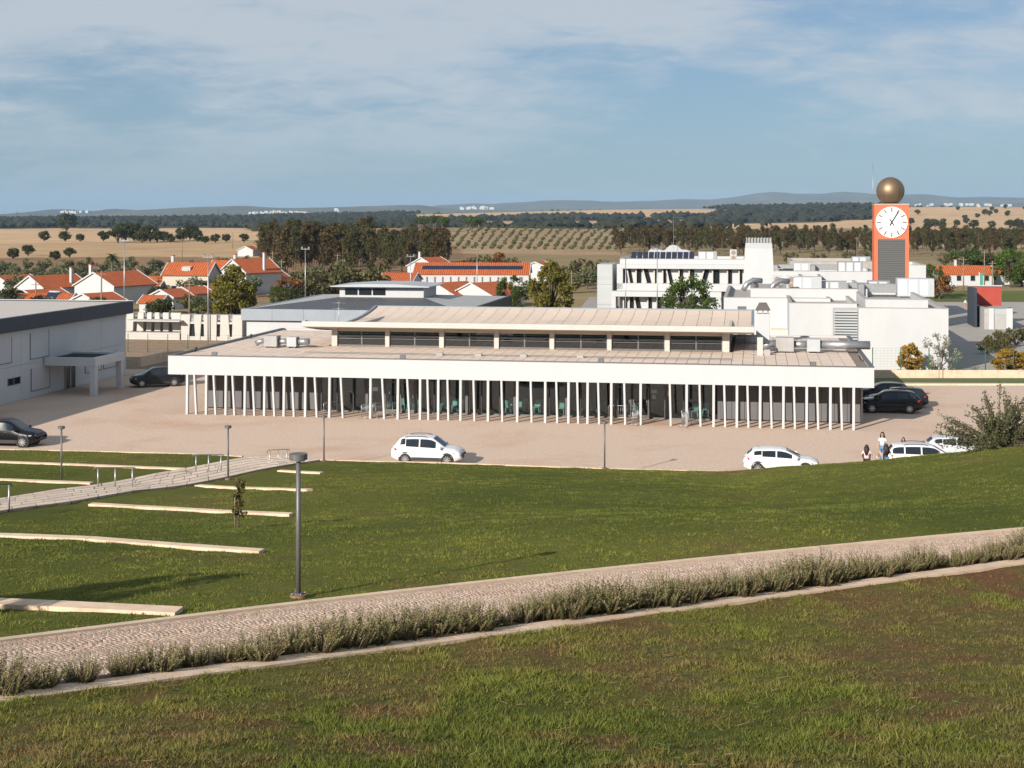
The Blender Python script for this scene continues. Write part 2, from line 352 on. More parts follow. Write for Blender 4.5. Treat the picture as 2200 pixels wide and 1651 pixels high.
def make_hill():
    xs = np.concatenate([np.linspace(-62,-26,28)[:-1], np.linspace(-26,30,190), np.linspace(30,64,26)[1:]])
    T = np.concatenate([np.linspace(-.22,.08,14)[:-1], np.linspace(.08,1,230)])
    X = np.repeat(xs[:,None], len(T), 1); Y = kerbY(X)*T[None,:]
    Z = zg(X.ravel(), Y.ravel()).reshape(X.shape)
    inpath = (Y > pn(X)-.03) & (Y < pf(X)+.03) & (X > -12) & (X < 27)
    Z = Z + (vnoise(X*1.1, Y*1.1, 2, 3)-.5)*.10 - inpath*.12
    nx, nt = X.shape; idx = np.arange(nx*nt).reshape(nx, nt)
    Fq = np.stack([idx[:-1,:-1], idx[1:,:-1], idx[1:,1:], idx[:-1,1:]], -1).reshape(-1, 4)
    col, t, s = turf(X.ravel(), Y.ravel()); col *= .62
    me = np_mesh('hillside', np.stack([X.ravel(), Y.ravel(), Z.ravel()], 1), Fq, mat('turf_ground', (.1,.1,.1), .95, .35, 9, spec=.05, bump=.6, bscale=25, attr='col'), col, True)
    ob('hillside', me, kind='structure')
make_hill()
# ---- grass blades: near (individual blades) and lawn (coarser)
def blades(name, n, xr, yr, keep, ln, wd, m, seed):
    g = np.random.default_rng(seed); out_v, out_c = [], []
    y = yr[0] + (yr[1]-yr[0])*g.random(n); half = .40*y+1.5
    x = (g.random(n)*2-1)*half
    k = keep(x, y); x, y = x[k], y[k]
    z = zg(x, y) + (vnoise(x*1.1, y*1.1, 2, 3)-.5)*.10
    col, t, s = turf(x, y, False); k = g.random(len(x)) > s*.85; x, y, z, col, t, s = x[k], y[k], z[k], col[k], t[k], s[k]
    cl = np.clip((vnoise(x*3.4, y*3.4, 12, 3)-.22)*1.9, 0, 1); c2 = np.clip((vnoise(x*.9, y*.9, 14, 3)-.22)*1.9, 0, 1)
    k = g.random(len(x)) < .25+.85*(.6*cl+.4*c2); x, y, z, col, t, s, cl, c2 = x[k], y[k], z[k], col[k], t[k], s[k], cl[k], c2[k]
    nb = len(x); col = col*(.55+.75*(.5*cl+.5*c2))[:,None]
    l = (ln[0]+(ln[1]-ln[0])*g.random(nb)**1.5)*(.35+1.2*cl*(.5+.7*c2))*(1-.3*t); w = wd*(.6+.8*g.random(nb))*(1+.02*y)
    th = g.random(nb)*2*np.pi; lean = .25+.75*g.random(nb); la = g.random(nb)*2*np.pi
    P = np.stack([x, y, z-.01], 1); a = np.stack([np.cos(th), np.sin(th), 0*th], 1)*w[:,None]/2
    tip = P + np.stack([np.cos(la)*lean, np.sin(la)*lean, 1-.35*lean], 1)*l[:,None]
    Vv = np.stack([P-a, P+a, tip], 1).reshape(-1, 3); Ff = np.arange(nb*3).reshape(-1, 3)
    j = (.62+.76*g.random(nb))[:,None]; hue = g.random(nb)[:,None]
    c = col*j*np.array([1.0,1.0,.9]); c = c + (hue > .90)*np.array([.13,.11,.05])*.7
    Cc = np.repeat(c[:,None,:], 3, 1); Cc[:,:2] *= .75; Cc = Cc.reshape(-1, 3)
    ob(name, np_mesh(name, Vv, Ff, m, Cc), kind='stuff')
MG = mat('grass_blades', (.1,.1,.1), .65, .0, attr='col', transl=.30, spec=.15)
def keep_near(x, y): return y < pn(x)-.12-.25*vnoise(x*3, y*3, 4, 2)
STAIR = []
def keep_lawn(x, y):
    k = (y > pf(x)+.18) & (y < kerbY(x)-.1)
    for (cx, cy, ux, uy, hl, hw) in STAIR:
        du = (x-cx)*ux+(y-cy)*uy; dv = -(x-cx)*uy+(y-cy)*ux
        k &= ~((np.abs(du) < hl) & (np.abs(dv) < hw))
    return k
# ---- footpath of fan-laid setts, kerbs
def ribbon(name, xs, y0, y1, zoff, m, depth=0.0, kind=None, parent=None, zfn=None):
    mb = MB(); n = len(xs); P = []
    for x, a, b in zip(xs, y0, y1):
        za = zg1(x, a)+zoff; zb = zg1(x, b)+zoff
        P.append([(x,a,za),(x,b,zb),(x,b,zb-depth),(x,a,za-depth)])
    k = 4 if depth else 2
    vs = [p for r in P for p in r[:k]]
    fs = [[i*k+j, (i+1)*k+j, (i+1)*k+(j+1)%k, i*k+(j+1)%k] for i in range(n-1) for j in range(k if depth else 1)]
    if depth: fs += [[0,1,2,3], [(n-1)*k+q for q in (3,2,1,0)]]
    mb.add(vs, fs, 0, False); return mb.build(name, m, parent, kind=kind)
M['mortar'] = mat('sett_joint', (.24,.165,.12), .95, .15, 5)
M['sett'] = mat('granite_sett', (.46,.35,.275), .85, .10, 6, spec=.1, island=.14, dirt=(.34,.17,.09), dirt_scale=.5, dirt_amt=.35)
M['soilbed'] = mat('planting_soil', (.15,.085,.05), .95, .25, 8, bump=.4)
path = MB().grid(lambda x, t: (x, float(pn(x)+.15+(pf(x)-pn(x)-.17)*t), zg1(x, float(pn(x)+.15+(pf(x)-pn(x)-.17)*t))-.012), PXS, np.linspace(0, 1, 14)).build('footpath', M['mortar'], kind='structure')
def kerb(name, fn, off, w, up, label):
    root = thing(name, label, 'kerb')
    xs = PXS; seg = 1.6; s = 0.0; cur = [0]; 
    X = np.linspace(-10.5, 25.5, 700); Yy = fn(X)+off; dl = np.hypot(np.diff(X), np.diff(Yy)); ll = np.concatenate([[0], np.cumsum(dl)])
    k = 0
    while (k+1)*seg < ll[-1]:
        a, b = k*seg+.006, (k+1)*seg-.006; p = [np.interp(q, ll, X) for q in (a, b)]; q_ = [np.interp(q, ll, Yy) for q in (a, b)]
        p0 = Vector((p[0], q_[0], zg1(p[0], q_[0])+up)); p1 = Vector((p[1], q_[1], zg1(p[1], q_[1])+up))
        MB().obox(p0-Vector((0,0,.14)), p1-Vector((0,0,.14)), w, .28).build('kerbstone', M['concrete'], root); k += 1
kerb('path_kerb', pf, .0, .16, .045, 'thin concrete kerb between the big lawn and the sett footpath')
kerb('path_kerb', pn, -.06, .40, .045, 'broad concrete kerb between the shrub strip and the rough foreground grass')
def setts():
    """segmental arcs of small granite setts: three columns across the path"""
    vs, fs = [], []; g = np.random.default_rng(3)
    X = np.linspace(-10.5, 24, 900); Yc = (pn(X)+pf(X))/2; ll = np.concatenate([[0], np.cumsum(np.hypot(np.diff(X), np.diff(Yc)))])
    sz = .072; W0 = []
    for c in range(3):
        nar = int(ll[-1]/(sz+.012))
        for a in range(nar):
            s0 = a*(sz+.012); m = 14
            for k in range(m):
                t = (k+.5)/m*2-1; s = s0 + (.34*(1-t*t))*(1 if c % 2 == 0 else 1) + g.normal()*.006
                if s > ll[-1]-.1: continue
                x = np.interp(s, ll, X); wv = (c + (t+1)/2)/3
                W0.append((x, wv, math.atan(-.68*t/ .62) , s))
    W0 = np.array(W0); xx = W0[:,0]; i = np.clip(np.searchsorted(X, xx), 1, len(X)-1)
    tx = X[i]-X[i-1]; ty = Yc[i]-Yc[i-1]; n_ = np.hypot(tx, ty); tx, ty = tx/n_, ty/n_; nx, ny = -ty, tx
    # width measured along the normal of the path
    yc = np.interp(xx, X, Yc); half = (pf(xx)-pn(xx))/2*np.abs(ny) - .08
    d = (W0[:,1]*2-1)*half; px_ = xx+nx*d; py_ = yc+ny*d
    hw = half*2/42*.5*.95; hl = .5*sz*.86
    ang = np.arctan2(ty, tx)+W0[:,2]*.55*np.sign(1); ca, sa = np.cos(ang), np.sin(ang)
    keep = (py_ > pn(px_)+.15) & (py_ < pf(px_)-.03); z = zg(px_, py_)+.006+g.random(len(px_))*.008
    V_, F_ = [], []
    quad = [(-1,-1),(1,-1),(1,1),(-1,1)]
    idx = np.where(keep)[0]; n = len(idx); Vv = np.zeros((n, 8, 3))
    for q, (a, b) in enumerate(quad):
        for lev, (sc, dz) in enumerate(((1.0, -.012), (.88, .008))):
            u = a*hl*sc; w = b*hw[idx]*sc
            Vv[:, q+4*lev, 0] = px_[idx]+ca[idx]*u-sa[idx]*w; Vv[:, q+4*lev, 1] = py_[idx]+sa[idx]*u+ca[idx]*w
            Vv[:, q+4*lev, 2] = z[idx]+dz+(zg(Vv[:, q+4*lev, 0], Vv[:, q+4*lev, 1])-zg(px_[idx], py_[idx]))
    base = np.array([[4,5,6,7],[0,1,5,4],[1,2,6,5],[2,3,7,6],[3,0,4,7]]); Fq = (np.arange(n)[:,None,None]*8+base[None]).reshape(-1, 4)
    ob('sett', np_mesh('setts', Vv.reshape(-1, 3), Fq, M['sett']), path, kind='stuff')
setts()
# strip of soil under the shrubs
ribbon('planting_bed', PXS, pn(PXS)+.14, pn(PXS)+.85, .035, M['soilbed'], .05, kind='structure')
# ================================================================== car park and ground beyond
M['paving'] = mat('car_park_setts', (.60,.455,.355), .9, .13, 4.5, bump=.6, bscale=9, spec=.1, dirt=(.45,.24,.13), dirt_scale=.11, dirt_amt=.55)
def sheet(name, pts, z, m, sub=False):
    mb = MB(); mb.add([(p[0], p[1], z) for p in pts], [list(range(len(pts)))]); return mb.build(name, m, kind='structure')
xs = np.linspace(-68, 60, 60)
mb = MB(); n = len(xs)
mb.add([(x, float(kerbY(x))-.12, 0) for x in xs] + [(x, 140-.12*x if x < 30 else 130.6, 0) for x in xs], [[i, i+1, n+i+1, n+i] for i in range(n-1)])
mb.build('car_park', M['paving'], kind='structure')
# low retaining edge between lawn and car park, in lengths
rt = thing('lawn_kerb', 'low concrete edge where the lawn meets the car park', 'kerb')
for i in range(62):
    x0, x1 = -50+i*1.6+.008, -50+(i+1)*1.6-.008
    if -17.6 < x0 < -11.6: continue
    z0, z1 = max(.12, zg1(x0, float(kerbY(x0))-.05)), max(.12, zg1(x1, float(kerbY(x1))-.05))
    MB().obox((x0, float(kerbY(x0)), z0+.05-.45), (x1, float(kerbY(x1)), z1+.05-.45), .22, .9).build('kerbstone', M['concrete'], rt)
# ---------------------------------------------------------------- countryside: one sheet to the horizon
def hz(X, Y):
    k = X/Y; h = np.zeros_like(X)
    def gauss(x, y, sx, sy, a): return a*np.exp(-((X-x)/sx)**2-((Y-y)/sy)**2)
    h += gauss(120, 3000, 700, 700, 18) + gauss(700, 2300, 420, 620, 18) + gauss(430, 3300, 500, 700, 12) + gauss(1250, 2600, 500, 800, 17)
    h += gauss(300, 1150, 260, 330, 4.5) + gauss(-60, 880, 180, 300, 6.5)
    h += (vnoise(X/420., Y/420., 21, 3)-.62)*7*np.clip((Y-700)/1200, 0, 1)
    return h - .06
def hz1(x, y): return float(hz(np.array([x], float), np.array([y], float))[0])
STRAW = np.array([.55,.37,.215]); STRAW2 = np.array([.46,.31,.175]); WOODS = np.array([.075,.075,.045]); EARTH = np.array([.27,.165,.095]); DRYG = np.array([.27,.205,.11]); GREEN = np.array([.12,.14,.045])
ZONES = [(-900,560,650,1720,STRAW),(-900,560,470,640,STRAW2),(-900,640,255,470,EARTH),(560,1000,255,1100,EARTH),(960,1330,500,1180,np.array([.36,.25,.14])),
         (880,1540,2250,3600,STRAW),(1000,1500,1250,2000,STRAW2),(1420,2000,1150,1750,STRAW),(1930,3000,900,2900,STRAW),(1850,3000,640,880,STRAW2),(1330,3000,300,640,DRYG),(1985,3000,232,292,GREEN)]
def land(X, Y):
    px = CX+F*X/Y + (vnoise(X/90., Y/90., 31, 3)-.5)*90; Yw = Y*(1+(vnoise(X/150., Y/200., 33, 3)-.5)*.16)
    col = np.tile(WOODS, (len(X), 1)); col[Y < 1150] = DRYG; wood = np.ones(len(X)); wood[Y < 1150] = 0
    for a, b, c, d, cl in ZONES:
        k = (px > a) & (px < b) & (Yw > c) & (Yw < d); col[k] = cl; wood[k] = 0
    far = (Y > 4200) & (vnoise(X/700., Y/900., 41, 3) > .58); col[far] = STRAW2; 
    return col, wood
def make_country():
    th = np.linspace(R(-52), R(52), 420); d = np.concatenate([np.geomspace(84, 5000, 330), np.geomspace(5000, 26000, 30)[1:]])
    T, D = np.meshgrid(th, d, indexing='ij'); Y = D; X = D*np.tan(T)
    Z = hz(X.ravel(), Y.ravel()); col, _ = land(X.ravel(), Y.ravel())
    col = col*(.82+.36*vnoise(X.ravel()/30., Y.ravel()/30., 51, 4))[:,None]
    i = np.arange(X.size).reshape(X.shape); Fq = np.stack([i[:-1,:-1], i[:-1,1:], i[1:,1:], i[1:,:-1]], -1).reshape(-1, 4)
    me = np_mesh('ground', np.stack([X.ravel(), Y.ravel(), Z], 1), Fq, mat('countryside', (.1,.1,.1), .95, .16, .06, spec=.05, attr='col', bump=.3, bscale=1.5), col, True)
    ob('ground', me, kind='structure')
make_country()
def ridge(name, D, depth, prof, col, seed):
    """a range of hills: silhouette heights (photograph px, height px above the horizon line) at distance D"""
    px = np.linspace(-1400, 3600, 500); hp = np.interp(px, [p[0] for p in prof], [p[1] for p in prof])
    hp = np.maximum(hp + (vnoise(px/70., px*0, seed, 4)-.5)*5*(np.clip(hp, 0, 20)/20+.25), -2.5)
    v = np.linspace(-1, 1, 25); X = (px-CX)/F*D
    Xg, Vg = np.meshgrid(X, v, indexing='ij'); Yg = D+Vg*depth+(vnoise(Xg/1500., Vg*2, seed+1, 3)-.5)*depth*.4
    top = (H+hp/F*D)[:,None]; Z = -4+(top+4)*np.clip(1-np.abs(Vg)**1.7, 0, 1)*(.86+.28*vnoise(Xg/600., Yg/600., seed+2, 4)*np.clip(np.abs(Vg)*2.5, 0, 1)+.14*(1-np.clip(np.abs(Vg)*2.5, 0, 1)))
    i = np.arange(Xg.size).reshape(Xg.shape); Fq = np.stack([i[:-1,:-1], i[:-1,1:], i[1:,1:], i[1:,:-1]], -1).reshape(-1, 4)
    ob(name, np_mesh(name, np.stack([Xg.ravel(), Yg.ravel(), Z.ravel()], 1), Fq, mat(name+'_scrub', col, .95, .3, .004, dirt=(.22,.17,.11), dirt_scale=.003, dirt_amt=.6), None, True), kind='structure')
ridge('hills', 7600, 1300, [(-1400,2),(0,0),(80,4),(140,13),(170,9),(230,6),(250,13),(300,9),(430,16),(520,20),(600,16),(700,15),(760,18),(830,20),(900,22),(960,14),(1100,10),(1300,12),(1500,13),(1700,17),(1900,22),(2050,20),(2200,24),(3600,20)], (.10,.10,.07), 61)
ridge('hills', 12500, 2000, [(-1400,-3),(800,-3),(940,20),(1000,24),(1100,26),(1180,30),(1260,32),(1330,29),(1450,33),(1530,32),(1600,41),(1650,50),(1700,46),(1760,44),(1800,48),(1880,40),(1960,42),(2050,38),(2200,37),(2500,30),(3600,10)], (.10,.10,.07), 71)
# ================================================================== the long pavilion
FR = Fr((-24.6, 108.6)); ZR = 4.28; ZF = 2.98            # roof level, underside of the fascia
U0, U1, V1 = -1.35, 50.45, 26.4
pav = thing('pavilion', 'long low white pavilion with a colonnade of thin posts and a raised glazed roof storey', 'building', FR.o, ANG)
mb = MB(); fz = ZR+.10
mb.box(U0, U1, -.02, .22, ZF, fz); mb.box(U0, U0+.24, .225, V1, ZF, fz); mb.box(U1-.24, U1, .225, V1, ZF, fz)
mb.build('fascia', M['white'], pav)
mb = MB(); mb.box(U0-.02, U1+.02, -.05, .26, fz+.002, fz+.05); mb.box(U0-.03, U0+.30, .262, V1, fz+.002, fz+.05); mb.box(U1-.30, U1+.03, .262, V1, fz+.002, fz+.05)
mb.build('parapet_flashing', M['lamp'], pav)
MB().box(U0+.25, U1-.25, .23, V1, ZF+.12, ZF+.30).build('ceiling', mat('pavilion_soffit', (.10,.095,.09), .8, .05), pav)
MB().box(U0+.25, U1-.25, .23, V1, ZR-.22, ZR-.06).build('roof_slab', mat('roof_slab', (.25,.19,.15), .95, .1), pav)
MB().box(U0+.25, U1-.25, V1+.01, V1+.25, 0, fz).build('back_wall', M['white'], pav)
# roof pavers
TW, TD = .80, 1.15
rest = MB(); cnt = 0; hallu0, hallu1 = FR.upx(712, 10.8), FR.upx(1567, 10.8)
tile_me = MB().bbox(-TW/2+.018, TW/2-.018, -TD/2+.018, TD/2-.018, 0, .07, .008).mesh('roof_paver', M['tile'])
nu = int((U1-U0-.7)/TW); nv = int((V1-.5)/TD)
for j in range(nv):
    for i in range(nu):
        u = U0+.36+TW*(i+.5); v = .34+TD*(j+.5)
        if hallu0-.1 < u < hallu1+.1 and v > 10.6: continue
        if cnt < 290: ob('roof_paver', tile_me, pav, (u, v, ZR-.06+random.uniform(0, .008))); cnt += 1
        else: rest.box(u-TW/2+.018, u+TW/2-.018, v-TD/2+.018, v+TD/2-.018, ZR-.055, ZR+.01+random.uniform(0, .008), skip=('b',))
rest.build('roof_paver', M['tile'], pav, kind='stuff')
# columns: measured along the front; every second one leans a little
COLS = [401,421,442,462.5,484,503,525,546,567,589,609,631,655,680,707,736,795,825,854,879,902,920,941,963,989,1019,1048,1079,1111,1142,1171,1197,1221,1242,1262,1287,1313,1343,1376,1441,1475,1505,1533,1558,1583,1608,1633,1658,1683,1708,1733,1758,1784,1809,1834]
M['column'] = mat('white_column_paint', (.50,.51,.51), .55, .03, 2, dirt=(.55,.36,.25), dirt_scale=.7, dirt_amt=.2)
for i, px in enumerate(COLS):
    u = FR.upx(px); lean = (-.16 if i % 2 else .03)*(1.0 if px < 900 else .45)
    mb = MB(); w = .088 if i % 2 == 0 else .072
    vs = []
    for z, dx in ((0, 0), (ZF+.01, lean)):
        c = .015; X0, X1, Y0, Y1 = u+dx-w, u+dx+w, .0, .26
        vs += [(X0+c,Y0,z),(X1-c,Y0,z),(X1,Y0+c,z),(X1,Y1-c,z),(X1-c,Y1,z),(X0+c,Y1,z),(X0,Y1-c,z),(X0,Y0+c,z)]
    mb.add(vs, [list(range(7,-1,-1)), list(range(8,16))]+[[k,(k+1)%8,8+(k+1)%8,8+k] for k in range(8)]); mb.build('column', M['column'], pav)
# recessed front: grey panels at both ends, glazing in the middle
VW = 3.4; wu0, gu0, gu1, wu1 = FR.upx(441, VW), FR.upx(688, VW), FR.upx(1545, VW), 49.75
def panels(a, b, n, name):
    w = (b-a)/n
    for k in range(n): MB().bbox(a+k*w+.012, a+(k+1)*w-.012, VW, VW+.10, .10, ZF+.11, .004).build(name, M['panelgrey'], pav)
panels(wu0, gu0, 9, 'wall_panel'); panels(gu1, wu1, 11, 'wall_panel')
MB().box(wu0, gu0, VW+.11, VW+.3, 0, ZF+.11).build('panel_backing', M['dark'], pav); MB().box(gu1, wu1, VW+.11, VW+.3, 0, ZF+.11).build('panel_backing', M['dark'], pav)
MB().box(wu0-.02, wu0+.1, VW+.31, V1, 0, ZF+.11).box(wu1-.1, wu1+.02, VW+.31, V1, 0, ZF+.11).build('side_wall', M['panelgrey'], pav)
MB().bbox(wu1+.03, wu1+.17, VW-.1, VW+.2, 0, ZF+.11, .01).build('corner_post', M['grey'], pav)
ndiv = 24; edges = [gu0+(gu1-gu0)*k/ndiv+random.uniform(-.12, .12)*(0 < k < ndiv) for k in range(ndiv+1)]
doors = {4, 5, 18, 19}
for k in range(ndiv):
    a, b = edges[k], edges[k+1]
    p = MB().box(a+.05, b-.05, VW+.06, VW+.075, .12, ZF+.10).build('pane', M['glass'], pav)
    if k in doors:
        MB().box(a+.06, a+.14, VW+.03, VW+.11, .10, 2.35).box(b-.14, b-.06, VW+.03, VW+.11, .10, 2.35).box(a+.141, b-.141, VW+.03, VW+.11, 2.27, 2.35).box(a+.141, b-.141, VW+.03, VW+.11, .10, .24).build('door_frame', M['lamp'], pav)
        MB().tube([(b-.2, VW+.03, .95), (b-.2, VW-.03, .97), (b-.2, VW-.03, 1.35), (b-.2, VW+.03, 1.37)], .014).build('door_handle', M['steel'], pav)
for k, a in enumerate(edges):
    w = .05 if k % 3 else .11
    MB().bbox(a-w, a+w, VW-.02, VW+.16, .0, ZF+.11, .008).build('mullion', M['dark'] if k % 3 else M['panelgrey'], pav)
MB().box(gu0, gu1, VW+.0, VW+.14, 0, .09).build('threshold', M['lamp'], pav)
for px, z, w, h in ((806, 1.75, .42, .3), (1433, 1.85, .36, .34), (1405, 2.0, .4, .28), (1405, 1.6, .26, .3)):
    u = FR.upx(px, VW); MB().box(u-w/2, u+w/2, VW+.035, VW+.045, z-h/2, z+h/2).build('notice', mat('notice_paper', (.75,.70,.70) if z < 1.95 and w > .3 else (.45,.47,.45), .8, .1, 12), pav)
# inside
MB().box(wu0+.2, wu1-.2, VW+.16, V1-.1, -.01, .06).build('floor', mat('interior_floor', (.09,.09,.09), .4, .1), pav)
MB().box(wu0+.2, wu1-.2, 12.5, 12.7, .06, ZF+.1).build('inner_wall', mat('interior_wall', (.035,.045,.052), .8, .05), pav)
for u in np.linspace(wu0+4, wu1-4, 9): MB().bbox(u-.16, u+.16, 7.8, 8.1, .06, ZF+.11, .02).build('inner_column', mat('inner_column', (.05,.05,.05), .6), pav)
# apron under the colonnade
# ---- raised glazed storey
HV = 10.8; HV2 = 29.0; ZS = ZR+1.42
PI_ = [(713,725),(828,837),(944,954),(1062,1072),(1181,1191),(1304.5,1314),(1428,1439),(1552,1567)]
pu = [(FR.upx(a, HV), FR.upx(b, HV)) for a, b in PI_]
for a, b in pu: MB().bbox(a, b, HV-.08, HV+.45, ZR-.05, ZS+.2, .01).build('pier', M['offwhite'], pav)
for (a0, b0), (a1, b1) in zip(pu[:-1], pu[1:]):
    x0, x1 = b0+.01, a1-.01; mid = (x0+x1)/2
    MB().box(x0, x1, HV+.1, HV+.2, ZS-.20, ZS+.1).build('shutter_box', M['cream'], pav)
    MB().box(x0, x1, HV+.05, HV+.22, ZR+.0, ZR+.14).build('window_sill', M['lamp'], pav)
    wf = MB().box(x0, x0+.06, HV+.12, HV+.2, ZR+.142, ZS-.202).box(x1-.06, x1, HV+.12, HV+.2, ZR+.142, ZS-.202).box(mid-.05, mid+.05, HV+.12, HV+.2, ZR+.142, ZS-.202).box(x0+.062, mid-.052, HV+.12, HV+.2, ZR+.62, ZR+.66).box(mid+.052, x1-.062, HV+.12, HV+.2, ZR+.62, ZR+.66).build('window_frame', M['lamp'], pav)
    for q0, q1 in ((x0+.06, mid-.05), (mid+.05, x1-.06)):
        MB().box(q0, q1, HV+.15, HV+.165, ZR+.143, ZS-.203).build('pane', M['clglass'], wf)
h0, h1 = pu[0][0], pu[-1][1]
MB().box(h0, h0+.25, HV+.46, HV2, ZR-.05, ZS-.1).box(h1-.25, h1, HV+.46, HV2, ZR-.05, ZS-.1).box(h0, h1, HV2+.01, HV2+.25, ZR-2, ZS+.1).build('upper_wall', M['offwhite'], pav)
MB().box(h0+.26, h1-.26, HV+3.0, HV+3.1, ZR-.05, ZS+.1).build('inner_screen', mat('upper_inner_wall', (.05,.055,.06), .8), pav)
MB().box(h0+.26, h1-.26, HV+.25, HV+2.99, ZR-.3, ZR-.1).build('upper_floor', M['dark'], pav)
# ---- hanging roof: high front eave, a dip, rising again to the back
EV0, EV1 = 8.9, 31.5; eu0, eu1 = FR.upx(648, EV0), FR.upx(1620, EV0)
ZE, ZB = 6.42, 6.16
def zc(v):
    t = (v-EV0)/(EV1-EV0); return ZE+(ZB-ZE)*t - 4*1.02*t*(1-t)*(1-.18*(1-t))
vs_ = np.linspace(EV0+.28, EV1, 26)
MB().grid(lambda u, v: (u, v, zc(v)-.16), [eu0+.2, eu1-.2], vs_).build('canopy_deck', M['soffit'], pav)
mb = MB(); mb.prism([(EV0, ZE-.42), (EV0, ZE), (EV0+.30, ZE), (EV0+.30, zc(EV0+.3)-.16), (HV+.1, ZS+.02), (HV-.1, ZS+.02)], 'x', eu0, eu1); mb.build('eave', M['offwhite'], pav)
MB().add([(eu0+.4, EV0+.05, ZE-.425), (eu1-.4, EV0+.05, ZE-.425), (eu1-1.2, HV-.09, ZS+.012), (eu0+1.2, HV-.09, ZS+.012)], [[0,1,2,3]]).build('soffit', M['soffit'], pav)
for e, s in ((eu0, 1), (eu1, -1)):
    mb = MB(); sec = [(v, zc(v)) for v in vs_]
    poly = [(v, z+.14) for v, z in sec] + [(v, z-.42) for v, z in sec[::-1]]
    mb.prism(poly, 'x', e, e+s*.22); mb.build('canopy_edge', M['bluegrey_l'], pav)
MB().box(eu0, eu1, EV1+.01, EV1+.2, ZB-.4, ZB+.12).build('ridge_trim', M['bluegrey_l'], pav)
ct = 30; cw = (eu1-eu0-.46)/ct
for k in range(ct):
    a = eu0+.23+k*cw
    for v0, v1 in ((EV0+.32, EV0+8.2), (EV0+8.22, EV0+12.6), (EV0+12.62, EV0+17.1), (EV0+17.12, EV1)):
        q = np.linspace(v0, v1, 6); MB().grid(lambda u, v: (u, v, zc(v)+.0), [a+.015, a+cw-.015], q).build('roof_panel', M['tile'], pav)
# chimney with a dark cap
cu = FR.upx(1639, 19); ch = thing('chimney', 'white roof chimney with a dark pyramidal cowl behind the raised roof', 'chimney', FR.w(cu, 19, ZR-.05), ANG)
MB().bbox(-.55, .55, -.55, .55, 0, 2.55, .02).build('shaft', M['white'], ch)
mb = MB()
for x in (-.42, 0, .42):
    for y in (-.42, .42): mb.box(x-.05, x+.05, y-.05, y+.05, 2.55, 2.83)
mb.build('vent_louvre', M['steel'], ch, kind='stuff'); MB().add([(-.62,-.62,2.831),(.62,-.62,2.831),(.62,.62,2.831),(-.62,.62,2.831),(-.3,-.3,3.45),(.3,-.3,3.45),(.3,.3,3.45),(-.3,.3,3.45)], [[3,2,1,0],[4,5,6,7],[0,1,5,4],[1,2,6,5],[2,3,7,6],[3,0,4,7]]).build('cowl', mat('cowl_slate', (.10,.085,.08), .7, .1), ch)
# ---- things on the roof
RT = ZR+.02
def floodlight(u, v, rz, label, tilt=.5):
    o = thing('floodlight', label, 'floodlight', FR.w(u, v, RT), ANG+rz, 'floodlights along the pavilion roof')
    MB().tube([(-.22, 0, .12), (-.22, 0, .0), (.22, 0, .0), (.22, 0, .12)], .015, 5).build('bracket', M['dark'], o)
    b = MB().prism([(-.05, .06), (.05, .06), (.16, .34), (.06, .36)], 'x', -.21, .21).build('housing', M['dark'], o)
    MB().prism([(-.058, .075), (-.053, .073), (.053, .335), (.048, .337)], 'x', -.18, .18).build('lens', M['panelgrey'], b)
for px, lab in ((460, 'square floodlight on the pavilion roof edge above the grey panels furthest from the dark cars'), (865, 'square floodlight on the pavilion roof edge above the first glass doors'), (1291, 'square floodlight on the pavilion roof edge below the raised windows'), (1747, 'square floodlight on the pavilion roof edge near the dark parked cars')):
    floodlight(FR.upx(px, .6), .6, 0, lab)
for v, e, lab in ((4, U0+.5, 'floodlight pointing sideways at the pavilion gable facing the portico building'), (16.5, U0+.5, 'floodlight pointing sideways further back on the pavilion edge facing the portico building')): floodlight(e, v, R(-90), lab)
for v, lab in ((6, 'dark floodlight leaning out over the pavilion edge above the parked dark cars'), (16, 'dark floodlight leaning out over the pavilion edge beside the steel louvre wall')): floodlight(U1-.5, v, R(90), lab)
def duct_unit(u, v, s, label, long=0.0):
    o = thing('ventilation_unit', label, 'ventilation unit', FR.w(u, v, RT), ANG, 'fan units on the pavilion roof')
    MB().bbox(-.75*s, .35*s, -.5*s, .5*s, .1, .1+.85*s, .02).build('fan_box', M['grey'], o)
    MB().bbox(1.15*s, 1.95*s, -.45*s, .45*s, .12, .12+.75*s, .02).build('filter_box', M['steel_w'], o)
    MB().cyl((.352*s, 0, .5*s), (1.148*s, 0, .5*s), .22*s, n=14).build('connector', M['steel'], o)
    MB().cyl((1.952*s, 0, .5*s), (2.9*s+long, 0, .5*s), .26*s, n=16).build('duct', M['steel'], o)
    MB().tube([(-.752*s, 0, .5*s), (-1.2*s, 0, .48*s), (-1.55*s, 0, .3*s)], [.2*s, .2*s, .24*s], 12).build('intake_elbow', M['steel'], o)
    for x in (-.6, .2, 1.3, 1.8): MB().box(x*s-.05, x*s+.05, -.4*s, .4*s, 0, .098).build('foot', M['lamp'], o)
duct_unit(FR.upx(590, 8.7), 8.7, 1.0, 'fan unit with short silver ducts on the roof corner near the portico building')
duct_unit(FR.upx(1693, 11.5), 11.5, 1.25, 'larger fan unit with a long silver duct on the roof beside the chimney', 2.6)
pu_ = FR.upx(1633, 8.8); o = thing('vent_post', 'square pale vent post with small pipes on the roof near the chimney', 'vent', FR.w(pu_, 8.8, RT), ANG)
MB().bbox(-.22, .22, -.2, .2, 0, 1.35, .02).build('post', M['offwhite'], o); MB().box(-.8, -.23, -.1, .1, .05, .12).box(.3, .75, -.12, .2, .0, .42).build('pipe_block', M['grey'], o, kind='stuff')
